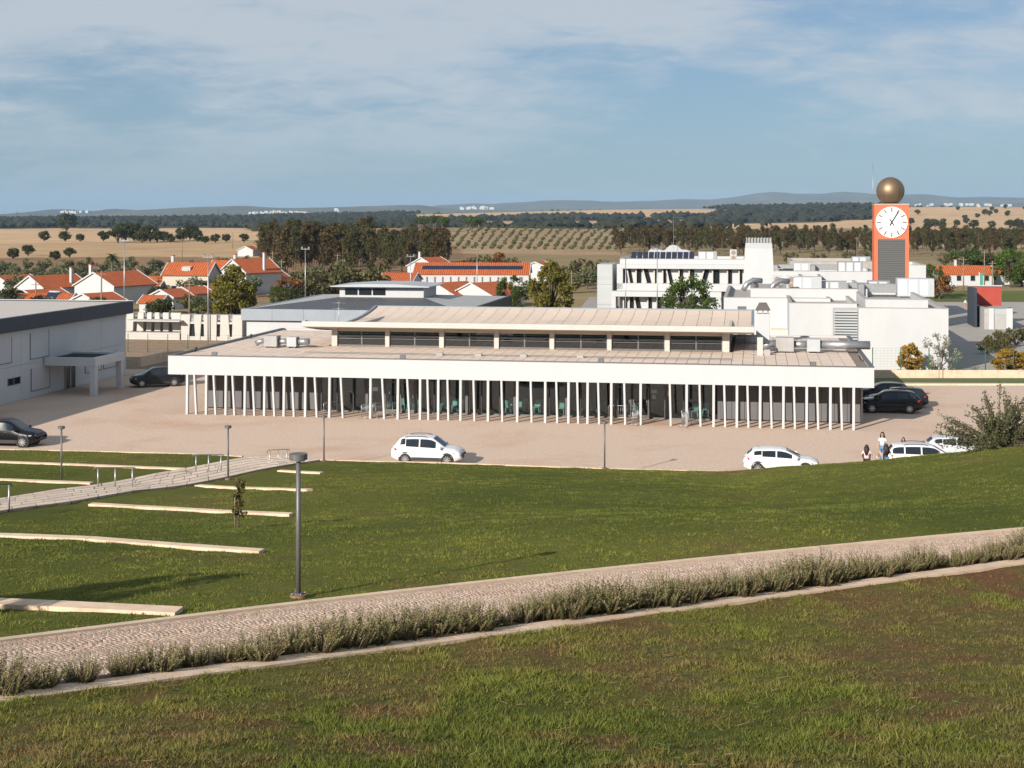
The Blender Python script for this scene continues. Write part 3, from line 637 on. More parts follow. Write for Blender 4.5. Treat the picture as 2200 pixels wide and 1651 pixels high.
# the cable tray with blocks
o = thing('cable_tray', 'long thin cable tray lying on the pavilion roof below the raised windows', 'cable tray', FR.w(FR.upx(655, 4.4), 4.4, RT), ANG)
ln = FR.upx(1572, 4.4)-FR.upx(655, 4.4); MB().box(0, ln, -.06, .06, .06, .12).build('tray', M['lamp'], o)
for px in (945, 1028, 1125, 1247):
    u = FR.upx(px, 4.4)-FR.upx(655, 4.4); MB().bbox(u-.25, u+.25, -.18, .18, 0, .2, .01).build('support_block', M['grey'], o)
o = thing('aerial_mast', 'thin television aerial mast on the roof in front of the grey-fascia hall', 'aerial', FR.w(FR.upx(728, 22), 22, RT), ANG)
mb = MB().tube([(0,0,0), (0,0,3.0)], .03); mb.build('mast', M['steel'], o)
for z in (2.3, 2.8):
    MB().tube([(-.6, 0, z), (.6, 0, z)], .02, 5).tube([(-.5, -.3, z), (-.5, .3, z)], .012, 4).tube([(-.2, -.25, z), (-.2, .25, z)], .012, 4).tube([(.2, -.2, z), (.2, .2, z)], .012, 4).tube([(.5, -.15, z), (.5, .15, z)], .012, 4).build('antenna', M['steel'], o)
# ---- chairs behind the glass
def chair_proto():
    t = thing('dining_chair', 'mint green plastic chair behind the pavilion glass', 'chair', (0,0,0), 0, 'mint chairs inside the pavilion')
    MB().bbox(-.24, .24, -.24, .24, .43, .47, .01).build('seat', M['mint'], t)
    MB().prism([(.20, .47), (.24, .47), (.32, .98), (.28, .98)], 'x', -.23, .23).build('backrest', M['mint'], t)
    for x in (-.2, .2):
        for y in (-.2, .2): MB().obox((x*1.1, y*1.1, 0), (x, y, .43), .04, .04).build('leg', M['mint'], t)
    return t
cp_ = None
for i, px in enumerate([838,852,866,879,893,953,977,990,1001,1080,1091,1101,1118,1131,1153,1205,1256,1275,1369,1493,1516]):
    v = 4.2+random.uniform(0, 1.5); u = FR.upx(px, v); loc = FR.w(u, v, .06); rz = ANG+random.choice([0, 0, math.pi, .3, -.2, 1.57])+random.uniform(-.15, .15)
    if cp_ is None: cp_ = chair_proto(); cp_.location = loc; cp_.rotation_euler = (0,0,rz)
    else: dup(cp_, loc, rz)
# ---- crowd barriers in front of the doors
def barrier(loc, rz, label):
    o = thing('crowd_barrier', label, 'barrier', loc, rz, 'steel crowd barriers in front of the pavilion')
    MB().tube([(-1.05,0,.2),(-1.05,0,1.0),(-.98,0,1.07),(.98,0,1.07),(1.05,0,1.0),(1.05,0,.2),(-1.05,0,.2)], .024, 6).build('frame', M['steel'], o)
    for k in range(13): MB().cyl((-.9+k*.15,0,.21), (-.9+k*.15,0,1.06), .011, n=5).build('bar', M['steel'], o)
    for x in (-.8, .8): MB().tube([(x,-.3,.02),(x,-.24,.1),(x,0,.2),(x,.24,.1),(x,.3,.02)], .022, 5).build('foot', M['steel'], o)
for px, v, r, lab in ((716, .9, 65, 'steel crowd barrier standing edgeways before the first glass bay'), (792, .4, 75, 'steel crowd barrier edgeways at the left jamb of the doors with the pink notice'), (822, 1.0, 60, 'steel crowd barrier edgeways behind the pair by the doors'), (1338, 2.2, 5, 'steel crowd barrier standing parallel to the glass with a pale board on it'), (1368, .2, 78, 'steel crowd barrier edgeways just out from the second doors'), (1473, .1, 80, 'steel crowd barrier edgeways on the far side of the second doors'), (1482, 1.6, 60, 'steel crowd barrier edgeways close to the glass past the second doors')):
    barrier(FR.w(FR.upx(px, v), v), ANG+R(r), lab)
# ================================================================== other buildings
def vpx(fr, px, u=0.0):
    k = (px-CX)/F; b = fr.o+U*u; return (k*b.y-b.x)/(V.x-k*V.y)
Fr.vpx = vpx
def volume(root, u0, u1, v0, v1, z0, z1, wall, roof=None, par=.45, t=.3, name='wall'):
    o = [(u0,v0),(u1,v0),(u1,v1),(u0,v1)]; i = [(u0+t,v0+t),(u1-t,v0+t),(u1-t,v1-t),(u0+t,v1-t)]
    vs = [(a,b,z0) for a,b in o]+[(a,b,z1) for a,b in o]+[(a,b,z1) for a,b in i]+[(a,b,z1-par) for a,b in i]
    fs = []
    for k in range(4):
        j = (k+1)%4; fs += [[k,j,4+j,4+k],[4+k,4+j,8+j,8+k],[8+k,8+j,12+j,12+k]]
    w = MB().add(vs, fs).build(name, wall, root)
    MB().box(u0-.03, u1+.03, v0-.03, v0+t+.02, z1+.002, z1+.06).box(u0-.03, u0+t+.02, v0+t+.022, v1, z1+.002, z1+.06).box(u1-t-.02, u1+.03, v0+t+.022, v1, z1+.002, z1+.06).build('coping', M['roofgrey'], root)
    MB().box(u0+t-.05, u1-t+.05, v0+t-.05, v1-t+.05, z1-par-.2, z1-par).build('roof', roof or M['roofgrey'], root)
    return w
# ---- portico building
FL = Fr((-36.4, 136.0))
lb = thing('office_building', 'two-storey grey-white panelled building with a dark fascia and an entrance portico', 'building', FL.o, ANG)
MB().box(-42, -.08, -60, -.02, 0, 5.7).build('core_wall', M['panel'], lb)
js = [FL.vpx(p, 0) for p in (-400,-230,-100,-20,45,105,163,218)]+[0]
for a, b in zip(js[:-1], js[1:]):
    for z0, z1 in ((.02, 2.86), (2.88, 5.69)): MB().box(-.079, .0, a+.012, b-.012, z0, z1).build('wall_panel', M['panel'], lb)
fa = MB()
for a, b in zip([-60]+js[1:-1], js[1:-1]+[.55]): MB().box(.0, .5, a+.01, b-.01, 5.70, 6.86).build('fascia_panel', M['bluegrey'], lb)
MB().box(-42, -.01, .0, .5, 5.7, 6.84).build('back_fascia', M['bluegrey'], lb)
M['seam_roof'] = ribbed('pale_seamed_roof', (.56,.50,.44), 'Y', 1.1, .6, depth=.05, var=.06)
MB().box(-42, -.02, -60, -.02, 6.4, 6.78).build('roof', M['seam_roof'], lb)
MB().box(-42, .52, .51, .60, 6.70, 6.90).build('roof_trim', M['white'], lb)
def shutter(p0, p1, z0, z1, m=None, name='window_shutter'):
    a, b = FL.vpx(p0), FL.vpx(p1)
    s = MB().box(.004, .03, a, b, z0, z1).build(name, m or mat('shutter', (.50,.51,.53), .6, .03), lb)
    MB().box(.002, .05, a-.06, a-.005, z0-.06, z1+.04).box(.002, .05, b+.005, b+.06, z0-.06, z1+.04).box(.002, .05, a-.004, b+.004, z0-.06, z0-.005).build('window_frame', M['lamp'], s)
shutter(-25, 24, 3.25, 5.2); shutter(65, 104, 3.2, 5.3); shutter(67, 106, .55, 2.35); shutter(183, 198, 1.0, 2.3); shutter(208, 217, 1.0, 2.4); shutter(222, 248, 1.0, 2.4)
shutter(17, 28, 1.45, 1.95, M['darkglass'], 'small_window'); shutter(30, 42, 1.45, 1.95, M['darkglass'], 'small_window')
dv0, dv1 = FL.vpx(139), FL.vpx(161); dm = (dv0+dv1)/2
for a, b in ((dv0, dm-.03), (dm+.03, dv1)):
    d = MB().box(.004, .05, a, b, .03, 2.2).build('door', M['darkglass'], lb)
    MB().box(.051, .08, a, a+.08, .03, 2.2).box(.051, .08, b-.08, b, .03, 2.2).box(.051, .08, a+.081, b-.081, 2.1, 2.2).build('door_frame', M['steel_w'], d)
M['porch'] = mat('porch_panel', (.58,.59,.60), .6, .05, 1)
for v in (-15.7, -10.7): MB().bbox(4.1, 4.6, v-.25, v+.25, 0, 2.44, .02).build('portico_post', M['porch'], lb)
MB().box(.1, 4.65, -16.0, -15.5, 2.45, 3.12).build('portico_beam', M['porch'], lb); MB().box(.1, 4.65, -10.9, -10.4, 2.45, 3.12).build('portico_beam', M['porch'], lb)
MB().box(4.15, 4.65, -15.49, -10.91, 2.45, 3.12).build('portico_beam', M['porch'], lb); MB().box(.1, 4.14, -15.49, -10.91, 2.6, 2.98).build('portico_roof', mat('bitumen', (.03,.028,.028), .9, .15), lb)
# ---- sports hall with a hipped grey roof
FH = Fr((-31.0, 165.0)); hall = thing('sports_hall', 'low white hall with a grey-blue fascia and dark hipped metal roof with a white lantern', 'building', FH.o, ANG)
W, D = 26.0, 31.5
MB().box(.5, W-.5, .5, D-.5, 0, 2.98).build('wall', M['white'], hall)
n = 7
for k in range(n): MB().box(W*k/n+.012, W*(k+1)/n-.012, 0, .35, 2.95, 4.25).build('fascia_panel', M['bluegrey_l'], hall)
for k in range(n): MB().box(W-.35, W, .36+(D-.36)*k/n+.012, .36+(D-.36)*(k+1)/n-.012, 2.95, 4.25).build('fascia_panel', M['bluegrey'], hall)  # right side takes a darker fascia colour: its shade is put into the colour
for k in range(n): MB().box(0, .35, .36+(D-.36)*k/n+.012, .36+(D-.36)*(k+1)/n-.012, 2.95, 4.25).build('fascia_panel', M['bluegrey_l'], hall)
M['ribx'] = ribbed('dark_ribbed_sheet', (.10,.10,.105), 'X', .55, .55, metal=.2, depth=.06)
M['riby'] = ribbed('pale_ribbed_sheet', (.42,.41,.39), 'Y', .55, .6, metal=.1, depth=.05)
c0, c1, e0, e1, zt = 8.0, 18.5, 12.5, 19.5, 4.98
e_ = [(.36,.36,4.2),(W-.36,.36,4.2),(W-.36,D-.1,4.2),(.36,D-.1,4.2)]; i_ = [(c0,e0,zt),(c1,e0,zt),(c1,e1,zt),(c0,e1,zt)]
for k, m in ((0,'ribx'),(1,'riby'),(2,'ribx'),(3,'riby')):
    j = (k+1)%4; MB().add([e_[k], e_[j], i_[j], i_[k]], [[0,1,2,3]]).build('roof_slope', M[m], hall)
ln = MB().box(c0, c1, e0, e1, zt-.2, 6.25).build('lantern', M['white'], hall)
rp = [(c0-.9, 6.26), (c1+.9, 6.26), (c1+.9, 6.36), (c1*.7+c0*.3, 6.62), (c0*.7+c1*.3, 6.62), (c0-.9, 6.36)]
MB().prism(rp, 'y', e0-1.0, e1+1.0).build('lantern_roof', M['steel_w'], hall)
for k in range(3): MB().box(c0+.7+k*1.75, c0+2.25+k*1.75, e0-.06, e0-.01, 5.25, 6.05).build('lantern_window', M['darkglass'], ln)
# ---- school annexe with slots, left of the hall
FS = Fr(at(275, 725, 174)[:2]); an = thing('slotted_annexe', 'low pale wall block with slanted slot openings beside the grey-fascia hall', 'building', FS.o, ANG)
def slot_wall(fr, root, p0, p1, slots, z0, z1, v, th, m, lean=.12):
    """a wall of separate piers with slanted gaps; slots = [(px0, px1)]"""
    ed = [p0]+[q for s in slots for q in s]+[p1]
    for k in range(0, len(ed), 2):
        a, b = fr.upx(ed[k], v), fr.upx(ed[k+1], v); la = random.uniform(-lean, lean) if k else 0; lb_ = random.uniform(-lean, lean) if k+2 < len(ed) else 0
        MB().prism([(a-la, z0), (b-lb_, z0), (b+lb_, z1), (a+la, z1)], 'y', v, v+th).build('pier', m, root)
slot_wall(FS, an, 389, 520, [(407,418),(431,438),(465,473),(492,499)], 0, 3.05, 0, .5, M['offwhite'])
for a, b in ((407,418),(431,438),(465,473),(492,499)):
    x0, x1 = FS.upx(a, 0)-.15, FS.upx(b, 0)+.15
    MB().box(x0, x1, .08, .42, 1.95, 2.2).build('lintel', M['offwhite'], an); MB().box(x0, x1, .08, .42, 0, .45).build('sill', M['offwhite'], an)
    MB().box(x0+.1, x1-.1, .30, .34, .46, 1.94).build('pane', M['darkglass'], an)
slot_wall(FS, an, 272, 388, [(286,295),(308,315),(325,332),(343,350),(362,369)], .9, 3.15, 1.4, .4, M['offwhite'])
MB().box(FS.upx(270, -.8), FS.upx(388, -.8), -1.2, 1.38, 2.25, 2.38).build('canopy', M['offwhite'], an)
MB().box(FS.upx(270, 0), FS.upx(388, 0)-.05, -.2, 1.2, 0, .85).build('plinth', M['offwhite'], an)
MB().box(FS.upx(272, 3), FS.upx(520, 3), 2.2, 9, 0, 2.5).build('rear_block', M['grey'], an)
# ---- school
FW = Fr(at(1330, 665, 195)[:2]); sc_ = thing('school', 'large white flat-roofed school of stepped blocks with recessed slanted windows', 'building', FW.o, ANG)
wu = lambda px, v=0: FW.upx(px, v); wz = lambda py, px=1450, v=0: FW.zpy(py, wu(px, v), v)
W1 = wu(1602)
volume(sc_, .0, W1, 1.2, 16, 0, 9.0, M['white'])
MB().box(-.3, W1, .0, 1.19, 7.75, 8.35).build('upper_frame', M['white'], sc_); MB().box(-.3, .5, .0, 1.19, 4.95, 7.74).build('upper_frame', M['white'], sc_)
MB().box(-.3, W1, .0, 1.19, 4.75, 5.75).build('balcony', M['white'], sc_)
def window_row(z0, z1, us, v):
    for a, b, lean in us:
        MB().prism([(a, z0), (b, z0), (b+lean, z1), (a+lean, z1)], 'y', v-.12, v-.02).build('window', M['darkglass'], sc_)
        MB().prism([(a-.22, z0), (a-.04, z0), (a-.04+lean, z1), (a-.22+lean, z1)], 'y', v-.5, v-.02).build('window_fin', M['offwhite'], sc_)
ups = [(wu(p, 1.1), wu(q, 1.1), l) for p, q, l in ((1338,1344,0),(1355,1360,-.35),(1369,1377,0),(1391,1399,-.5),(1408,1411,0),(1426,1431,0),(1440,1446,-.4),(1461,1467,0),(1483,1491,0),(1507,1516,.5),(1533,1545,0),(1565,1572,0),(1590,1594,0))]
window_row(5.8, 7.72, [u for u in ups if u[1] < W1], 1.18)
MB().box(-1.0, W1-3.2, -.6, 1.19, 4.0, 4.7).build('lower_frame', M['white'], sc_); MB().box(-1.0, -.4, -.6, 1.19, 0, 3.99).build('lower_frame', M['white'], sc_)
MB().box(W1-3.9, W1-3.2, -.6, 1.19, 0, 3.99).build('lower_frame', M['white'], sc_)
window_row(.5, 3.95, [(wu(p, 1.1), wu(q, 1.1), l) for p, q, l in ((1342,1347,0),(1354,1361,0),(1374,1382,-.6),(1394,1400,0),(1414,1420,0),(1436,1441,-.5),(1460,1466,0),(1490,1496,0),(1515,1521,0))], 1.18)
M['greyclad'] = mat('grey_cladding', (.40,.42,.43), .5, .1, .6, metal=.2, stretch=(.1,.1,2))
for k in range(3): MB().box(wu(1284, 2), -1.05, 1.5, 9, 2.75*k+.01, 2.75*k+2.74).build('cladding_panel', M['greyclad'], sc_)
# rear parapet with a curled outline
FP = 215.0; cur = [(1375,550),(1388,549),(1394,540),(1400,535),(1408,534),(1415,535),(1423,539),(1429,538),(1434,533),(1439,528.5),(1447,526.5),(1456,528.5),(1461,534),(1466,537),(1475,537),(1482,540),(1488,546),(1488,551),(1488,575),(1375,575)]
pp = [(at(x, y, FP).x, at(x, y, FP).z) for x, y in cur]
MB().prism(pp, 'y', FP, FP+.6).build('curled_parapet', M['white'], None, label='white baroque curled gable above the row of solar panels', category='gable')
for k in range(11):
    p = at(1362+k*12.4, 556, 203.5); o = thing('solar_collector', 'tilted solar panel in the row on the school roof', 'solar panel', (p.x, p.y, 8.6), ANG, 'solar panels on the school roof')
    MB().prism([(-.5, .05), (-.5, .10), (.75, 1.15), (.75, 1.10)], 'x', -.36, .36).build('panel', M['solar'], o); MB().obox((-.3,.7,0), (-.3,.7,1.0), .05, .05).obox((.3,.7,0), (.3,.7,1.0), .05, .05).build('stand', M['steel'], o, kind='stuff')
# tapered chimney block
p0 = at(1630, 625, 181); ct_ = thing('ventilation_tower', 'tapering pale tower block with a grey louvred top on the school roof', 'tower', (p0.x, p0.y, 0), ANG)
s = 181/F; zz = lambda py: H-(py-HY)*s
def taper(w0, w1, z0, z1, d0, d1): return MB().add([(-w0,-d0,z0),(w0,-d0,z0),(w0,d0,z0),(-w0,d0,z0),(-w1,-d1,z1),(w1,-d1,z1),(w1,d1,z1),(-w1,d1,z1)], [[3,2,1,0],[4,5,6,7],[0,1,5,4],[1,2,6,5],[2,3,7,6],[3,0,4,7]])
taper(2.25, 1.68, 0, zz(533), 2.2, 1.7).build('shaft', M['white'], ct_)
taper(1.67, 1.62, zz(533)+.01, zz(522), 1.69, 1.64).build('band', M['greyclad'], ct_)
for k in range(9): x = -1.5+k*.375; MB().box(x-.05, x+.05, -1.62, -1.5, zz(522)+.01, zz(510)).build('louvre', M['steel'], ct_)
MB().box(-1.45, 1.45, -1.4, 1.4, zz(522)+.01, zz(512)).build('core', M['grey'], ct_)
# front blocks
FA = Fr(at(1600, 700, 153)[:2]); au = FA.upx
volume(sc_, 0, 1, 0, 1, 0, .5, M['white'])if False else None
fa_ = thing('school_hall', 'plain white school hall with a stepped parapet behind the pavilion chimney', 'building', FA.o, ANG)
volume(fa_, -2.2, au(1784), 0, 26, 0, 6.2, M['white']); volume(fa_, .6, au(1784)+4, 3, 24, 5.76, 7.05, M['white'])
MB().box(-.75, .15, -.06, -.01, .5, 5.3).build('window', M['panelgrey'], fa_)
MB().box(au(1656), au(1780), -2.6, -.02, 0, 3.05).build('lean_to', M['tile'], fa_); MB().box(au(1640), au(1850), -4.2, -2.62, 0, 2.5).build('lean_to', M['white'], fa_)
FB = Fr((41.5, 137.2)); fb = thing('school_workshop', 'big windowless white school block beside the shaded yard', 'building', FB.o, ANG)
bu = FB.upx(1845)
volume(fb, bu, 0, 0, 40, 0, 6.05, M['white'], par=.5); volume(fb, bu+.8, -1.6, 2.4, 22, 5.56, 6.75, M['white'], par=.55)
volume(fb, bu-6.5, bu-.01, 2.5, 36, 0, 6.3, M['white'])
for k in range(20): MB().obox((FB.upx(1792, 1.6), 1.6, .5+k*.27), (FB.upx(1842, 1.6), 1.6, .5+k*.27), .16, .17).build('louvre', M['greyclad'], fb)
MB().box(FB.upx(1790, 1.8), FB.upx(1844, 1.8), 1.75, 2.3, 0, 5.9).build('louvre_backing', M['grey'], fb)
# rear blocks
FC = Fr(at(1655, 600, 205)[:2]); fc = thing('school_rear_block', 'pale flat-roofed rear school blocks between the tapering tower and the clock tower', 'building', FC.o, ANG)
volume(fc, 0, FC.upx(1880), 0, 13, 0, 7.0, M['white']); volume(fc, 3, FC.upx(1890), 13.5, 30, 0, 8.0, M['roofgrey']); volume(fc, FC.upx(1940, 8), FC.upx(1986, 8), 6, 22, 0, 7.75, M['white'])
volume(fc, FC.upx(1715), FC.upx(1760), -8, -.3, 0, 6.6, M['white'])
# ---- clock tower
p0 = at(1915.5, 605, 183); tw = thing('clock_tower', 'orange clock tower with a bronze sphere on top and a grey louvred panel', 'clock tower', (p0.x, p0.y, 0), ANG)
s = 183/F; zz = lambda py: H-(py-HY)*s; hw = 36*s
mb = MB(); zt = zz(440); pw = 28.5*s; zl = zz(515)
mb.box(-hw, hw, .31, 3.4, 0, zt).box(-hw, -pw, 0, .309, 0, zt).box(pw, hw, 0, .309, 0, zt).box(-pw+.001, pw-.001, 0, .309, zl, zt); mb.build('body', M['orange'], tw)
MB().box(-hw-.06, hw+.06, -.06, 3.46, zt+.002, zt+.10).build('coping', M['offwhite'], tw)
M['louvre'] = mat('louvre_grey', (.15,.15,.145), .55, .05, metal=.3)
nl = 38
for k in range(nl):
    z = 3+(zl-3)*k/nl; MB().prism([(.10, z+.02), (.02, z+.02), (.16, z+(zl-3)/nl), (.24, z+(zl-3)/nl)], 'x', -pw+.01, pw-.01).build('louvre', M['louvre'], tw)
MB().box(-pw+.005, pw-.005, .25, .305, 0, zl-.01).build('louvre_backing', M['dark'], tw)
zc_ = zz(478); rc = 33.3*s
face = MB().cyl((0, -.14, zc_), (0, -.005, zc_), rc, n=48, smooth=False).build('clock_face', M['clockwhite'], tw)
M['tick'] = mat('clock_mark', (.20,.18,.13), .5, .05)
for k in range(12):
    a = k*math.pi/6; d = Vector((math.sin(a), 0, math.cos(a))); r0, r1 = rc*.66, rc*.95
    MB().obox(Vector((0,-.165,zc_))+d*r0, Vector((0,-.165,zc_))+d*r1, .17, .03, up=Vector((0,1,0))).build('hour_mark', M['tick'], face)
def hand(a, r0, r1, w, y, nm):
    d = Vector((math.sin(a), 0, math.cos(a))); MB().obox(Vector((0,y,zc_))-d*r0, Vector((0,y,zc_))+d*r1, w, .03, up=Vector((0,1,0))).build(nm, M['black'], face)
hand(R(31), .25*rc, .80*rc, .12, -.22, 'minute_hand'); hand(R(150), .12*rc, .86*rc, .05, -.26, 'second_hand'); hand(R(-32), .20*rc, .25*rc, .12, -.30, 'hour_hand')
for sx in (-1, 1): MB().tube([(sx*hw, .8, zc_), (sx*(hw+.25), .8, zc_)], .03, 5).build('side_peg', M['dark'], tw)
rb = 30*s; zb = zt+.10+rb*.93
prof = [(rb*math.sin(t), -rb*math.cos(t)) for t in np.linspace(.38, math.pi, 26)]
MB().lathe([(0, prof[0][1])]+prof, 40, (0, 1.7, zb)).build('sphere', M['bronze'], tw)
MB().cyl((0, 1.7, zt+.101), (0, 1.7, zb-rb*.90), .95, n=24).build('sphere_base', M['dark'], tw)
for t0 in (-2.2, -.95): MB().tube([(rb*1.004*math.sin(q)*math.cos(t0), 1.7+rb*1.004*math.sin(q)*math.sin(t0), zb-rb*1.004*math.cos(q)) for q in np.linspace(.45, math.pi, 24)], .015, 4).build('seam', M['dark'], tw)
MB().tube([(-hw-.1, 1.0, zz(470)), (-hw-.1, 1.0, zz(350))], .035, 5).tube([(-hw-.1, 1.0, zz(470)), (-hw+.05, 1.0, zz(470))], .02, 4).build('lightning_rod', M['steel'], tw)
# ---- rooftop plant of the school
def ac_unit(loc, label, n=1, rz=ANG, s=1.0):
    o = thing('air_conditioner', label, 'air conditioner', loc, rz, 'air conditioners on the school roofs')
    for k in range(n):
        b = MB().bbox(k*1.5*s, k*1.5*s+.95*s, 0, .4*s, .1, .1+1.55*s, .02).build('casing', M['steel_w'], o)
        for z in (.5, 1.22): MB().cyl((k*1.5*s+.5*s, -.012, z*s), (k*1.5*s+.5*s, -.002, z*s), .31*s, n=18, smooth=False).build('fan_grille', mat('fan_grille', (.28,.20,.16), .6, .05), b)
    MB().box(-.02, n*1.5*s-.5*s, .05, .12, 0, .099).box(-.02, n*1.5*s-.5*s, .28, .35, 0, .099).build('rail', M['lamp'], o, kind='stuff')
def plant(loc, L_, W_, Hh, label, rz=ANG, m='steel_w', duct=True):
    o = thing('air_handler', label, 'ventilation unit', loc, rz, 'ventilation plant on the school roofs')
    b = MB().bbox(0, L_, 0, W_, .12, .12+Hh, .02).build('casing', M[m], o)
    for k in range(max(1, int(L_/1.1))): MB().box(k*1.1+.12, k*1.1+.98, -.012, -.002, .25, Hh).build('access_panel', M['panel'], b)
    for x in (.2, L_-.2): MB().box(x-.08, x+.08, .1, W_-.1, 0, .119).build('foot', M['lamp'], o)
    if duct:
        MB().bbox(-L_*.9, -.01, W_*.3, W_*.8, .45, .45+Hh*.5, .03).build('duct', M['steel'], o); MB().bbox(-L_*.9-.7, -L_*.9-.01, -.6, W_*.8, .2, .25+Hh*.62, .08).build('duct_elbow', M['steel'], o)
def Lw(fr, px, v, z): return fr.w(fr.upx(px, v), v, z)
ac_unit(Lw(FA, 1660, 8, 6.6), 'pair of twin-fan air conditioners side by side above the plain school hall', 2)
ac_unit(Lw(FW, 1568, 7, 8.55), 'single twin-fan air conditioner on the long school wing', 1)
plant(Lw(FA, 1702, 8, 6.6), 3.2, 1.5, 1.4, 'pale boxy air handler next to the twin-fan air conditioners', duct=False)
plant(Lw(FA, 1760, 9, 6.6), 3.0, 1.3, .9, 'low silver duct run on the plain school hall', m='steel')
plant(Lw(FB, 1928, 16, 6.2), 3.8, 2.0, 1.9, 'tall pale air handler with silver ducts on the windowless block')
plant(Lw(FB, 1865, 26, 6.2), 2.4, 1.6, 1.2, 'small silver plant box near the foot of the clock tower', m='steel')
plant(Lw(FC, 1705, 10, 6.55), 2.5, 1.6, 1.2, 'grey plant box on the rear block near the tapering tower', m='greyclad')
plant(Lw(FC, 1800, 4, 6.55), 3.5, 2.0, 1.6, 'silver plant box with tall stacks on the rear block', m='steel')
plant(Lw(FC, 1830, 20, 7.55), 2.8, 1.6, .9, 'long flat silver plant box on the upper rear roof', m='steel', duct=False)
plant(Lw(FW, 1500, 9, 8.55), 2.6, 1.5, 1.2, 'silver box plant beside the solar panels', duct=False, m='steel')
for i, (px, v) in enumerate(((1680, 5), (1622, 6))):
    o = thing('roof_duct', ['thick silver duct bent over the hall parapet', 'short thick duct by the tapering tower'][i], 'duct', Lw(FA, px-25, v, 6.6), ANG)
    MB().tube([(0,0,.1), (.4,.2,.8), (1.1,.5,1.2), (2.0,.9,1.1)], .30, 12).build('pipe', M['steel'], o); MB().box(.9, 1.3, .3, .7, 0, .72).build('support', M['lamp'], o)
# ---- gatehouse, red wall
p0 = at(2124, 708, 189); gh = thing('gatehouse', 'small white and grey gatehouse with a red wall behind it', 'building', (p0.x, p0.y, 0), ANG)
MB().box(0, .65, -.1, .5, 0, 2.75).build('pillar', M['white'], gh); MB().box(2.2, 3.0, -.1, .5, 0, 2.75).build('pillar', M['white'], gh)
MB().box(.66, 2.19, .1, .3, 0, 1.9).build('gate_panel', M['grey'], gh); MB().box(.66, 2.19, .05, .35, 1.91, 2.7).build('gate_head', M['greyclad'], gh)
MB().box(-.55, -.01, .0, 9, 0, 2.7).build('side_wall', M['grey'], gh); MB().box(-.5, 3, .51, 9, 2.4, 2.55).build('roof', M['roofgrey'], gh)
MB().box(-.9, 3.1, 9.2, 9.6, 0, 5.2).build('red_wall', M['red'], gh); MB().box(-1.35, -1.02, 3.0, 9.6, 0, 5.2).build('tall_side_wall', M['bluegrey'], gh)  # tall side wall: dark blue colour stands in for its shade
MB().box(-1.4, 3.15, 9.0, 9.7, 5.21, 5.35).build('coping', M['offwhite'], gh)
p0 = at(2104, 672, 222); o = thing('flag_mast', 'white and green banner mast beside the red wall', 'mast', (p0.x, p0.y, 0), 0)
MB().cyl((0,0,0), (0,0,6.2), .10, .08, 8).build('pole', M['white'], o); MB().box(.12, .55, -.02, .02, 1.8, 6.0).build('banner', mat('green_banner', (.05,.30,.22), .7, .1), o)
sheet('school_yard', [(41.8,136.5), (66,136.5), (95,175), (95,248), (52,248), (48.3,176)], .012, mat('yard_paving', (.36,.33,.30), .9, .1, .5, dirt=(.25,.22,.2), dirt_amt=.4))
# ---- houses
def house(px, py, w, d, hw_, hr, rz, label, wall='white', long_=False, chim=None, wins=0, ov=.3, z=0.0, Y=None):
    Yy = Y or F*(H-z)/(py-HY); X = (px-CX)/F*Yy
    o = thing('house', label, 'house', (X, Yy, hz1(X, Yy)+z), rz, 'village houses')
    # ridge along local y unless long_ (ridge along local x)
    if long_: ax, a0, a1, hwid = 'x', -w/2, w/2, d/2
    else: ax, a0, a1, hwid = 'y', 0, d, w/2
    cen = d/2 if long_ else 0
    g = MB().prism([(cen-hwid, -.5), (cen+hwid, -.5), (cen+hwid, hw_), (cen, hw_+hr), (cen-hwid, hw_)], ax, a0, a1); g.build('wall', M[wall], o)
    k = hr/hwid; t = .14; e = hwid+ov; rm = M['terracotta' if long_ else 'terracotta_y']
    for sgn in (-1, 1):
        MB().prism([(cen, hw_+hr+.02), (cen+sgn*e, hw_+hr+.02-k*e), (cen+sgn*e, hw_+hr+.02-k*e+t), (cen, hw_+hr+.02+t)], ax, a0-.15, a1+.15).build('roof', rm, o)
    for sg in (0, 1):   # pale verge along the gables
        a = a0-.30 if sg == 0 else a1+.155
        MB().prism([(cen-e, hw_+hr-k*e), (cen, hw_+hr), (cen+e, hw_+hr-k*e), (cen+e, hw_+hr-k*e+.24), (cen, hw_+hr+.24), (cen-e, hw_+hr-k*e+.24)], ax, a, a+.145).build('verge', M['white'], o)
    if chim:
        cx_, cy_ = chim; zt_ = hw_+hr+1.3
        c = MB().bbox(cx_-.25, cx_+.25, cy_-.25, cy_+.25, hw_*.6, zt_, .02).build('chimney', M['white'], o); MB().box(cx_-.32, cx_+.32, cy_-.32, cy_+.32, zt_+.002, zt_+.16).build('cap', M['terracotta'], c)
    for q in range(wins):
        x = (q+.5)/wins*w-w/2; f = MB().box(x-.55, x+.55, -.06, -.01, .9, 2.2).build('window', M['steel_w'], o); MB().box(x-.45, x+.45, -.09, -.065, 1.0, 2.1).build('pane', M['darkglass'], f)
    return o
house(64, 652, 6.6, 10, 2.6, 1.9, R(-30), 'white gabled house with a tall thin chimney behind its orange roof', chim=(2.4, 7))
house(202, 652, 8.8, 10.5, 2.9, 2.2, R(-27), 'large white gabled house with an orange roof and a corner chimney by a mast', chim=(-2.6, 2))
house(398, 640, 8.6, 6.5, 4.1, 2.0, R(-8), 'tall cream house with a dormer in its long orange roof', 'cream', True, chim=(-4.0, 4.2), wins=2)
o = bpy.data.objects['house.002']
MB().prism([(.9, 4.4), (3.0, 4.4), (3.0, 5.75), (.9, 5.45)], 'x', -1.0, .6).build('dormer', M['cream'], o); MB().box(-.6, .2, .82, .88, 4.6, 5.2).build('dormer_window', M['steel_w'], o)
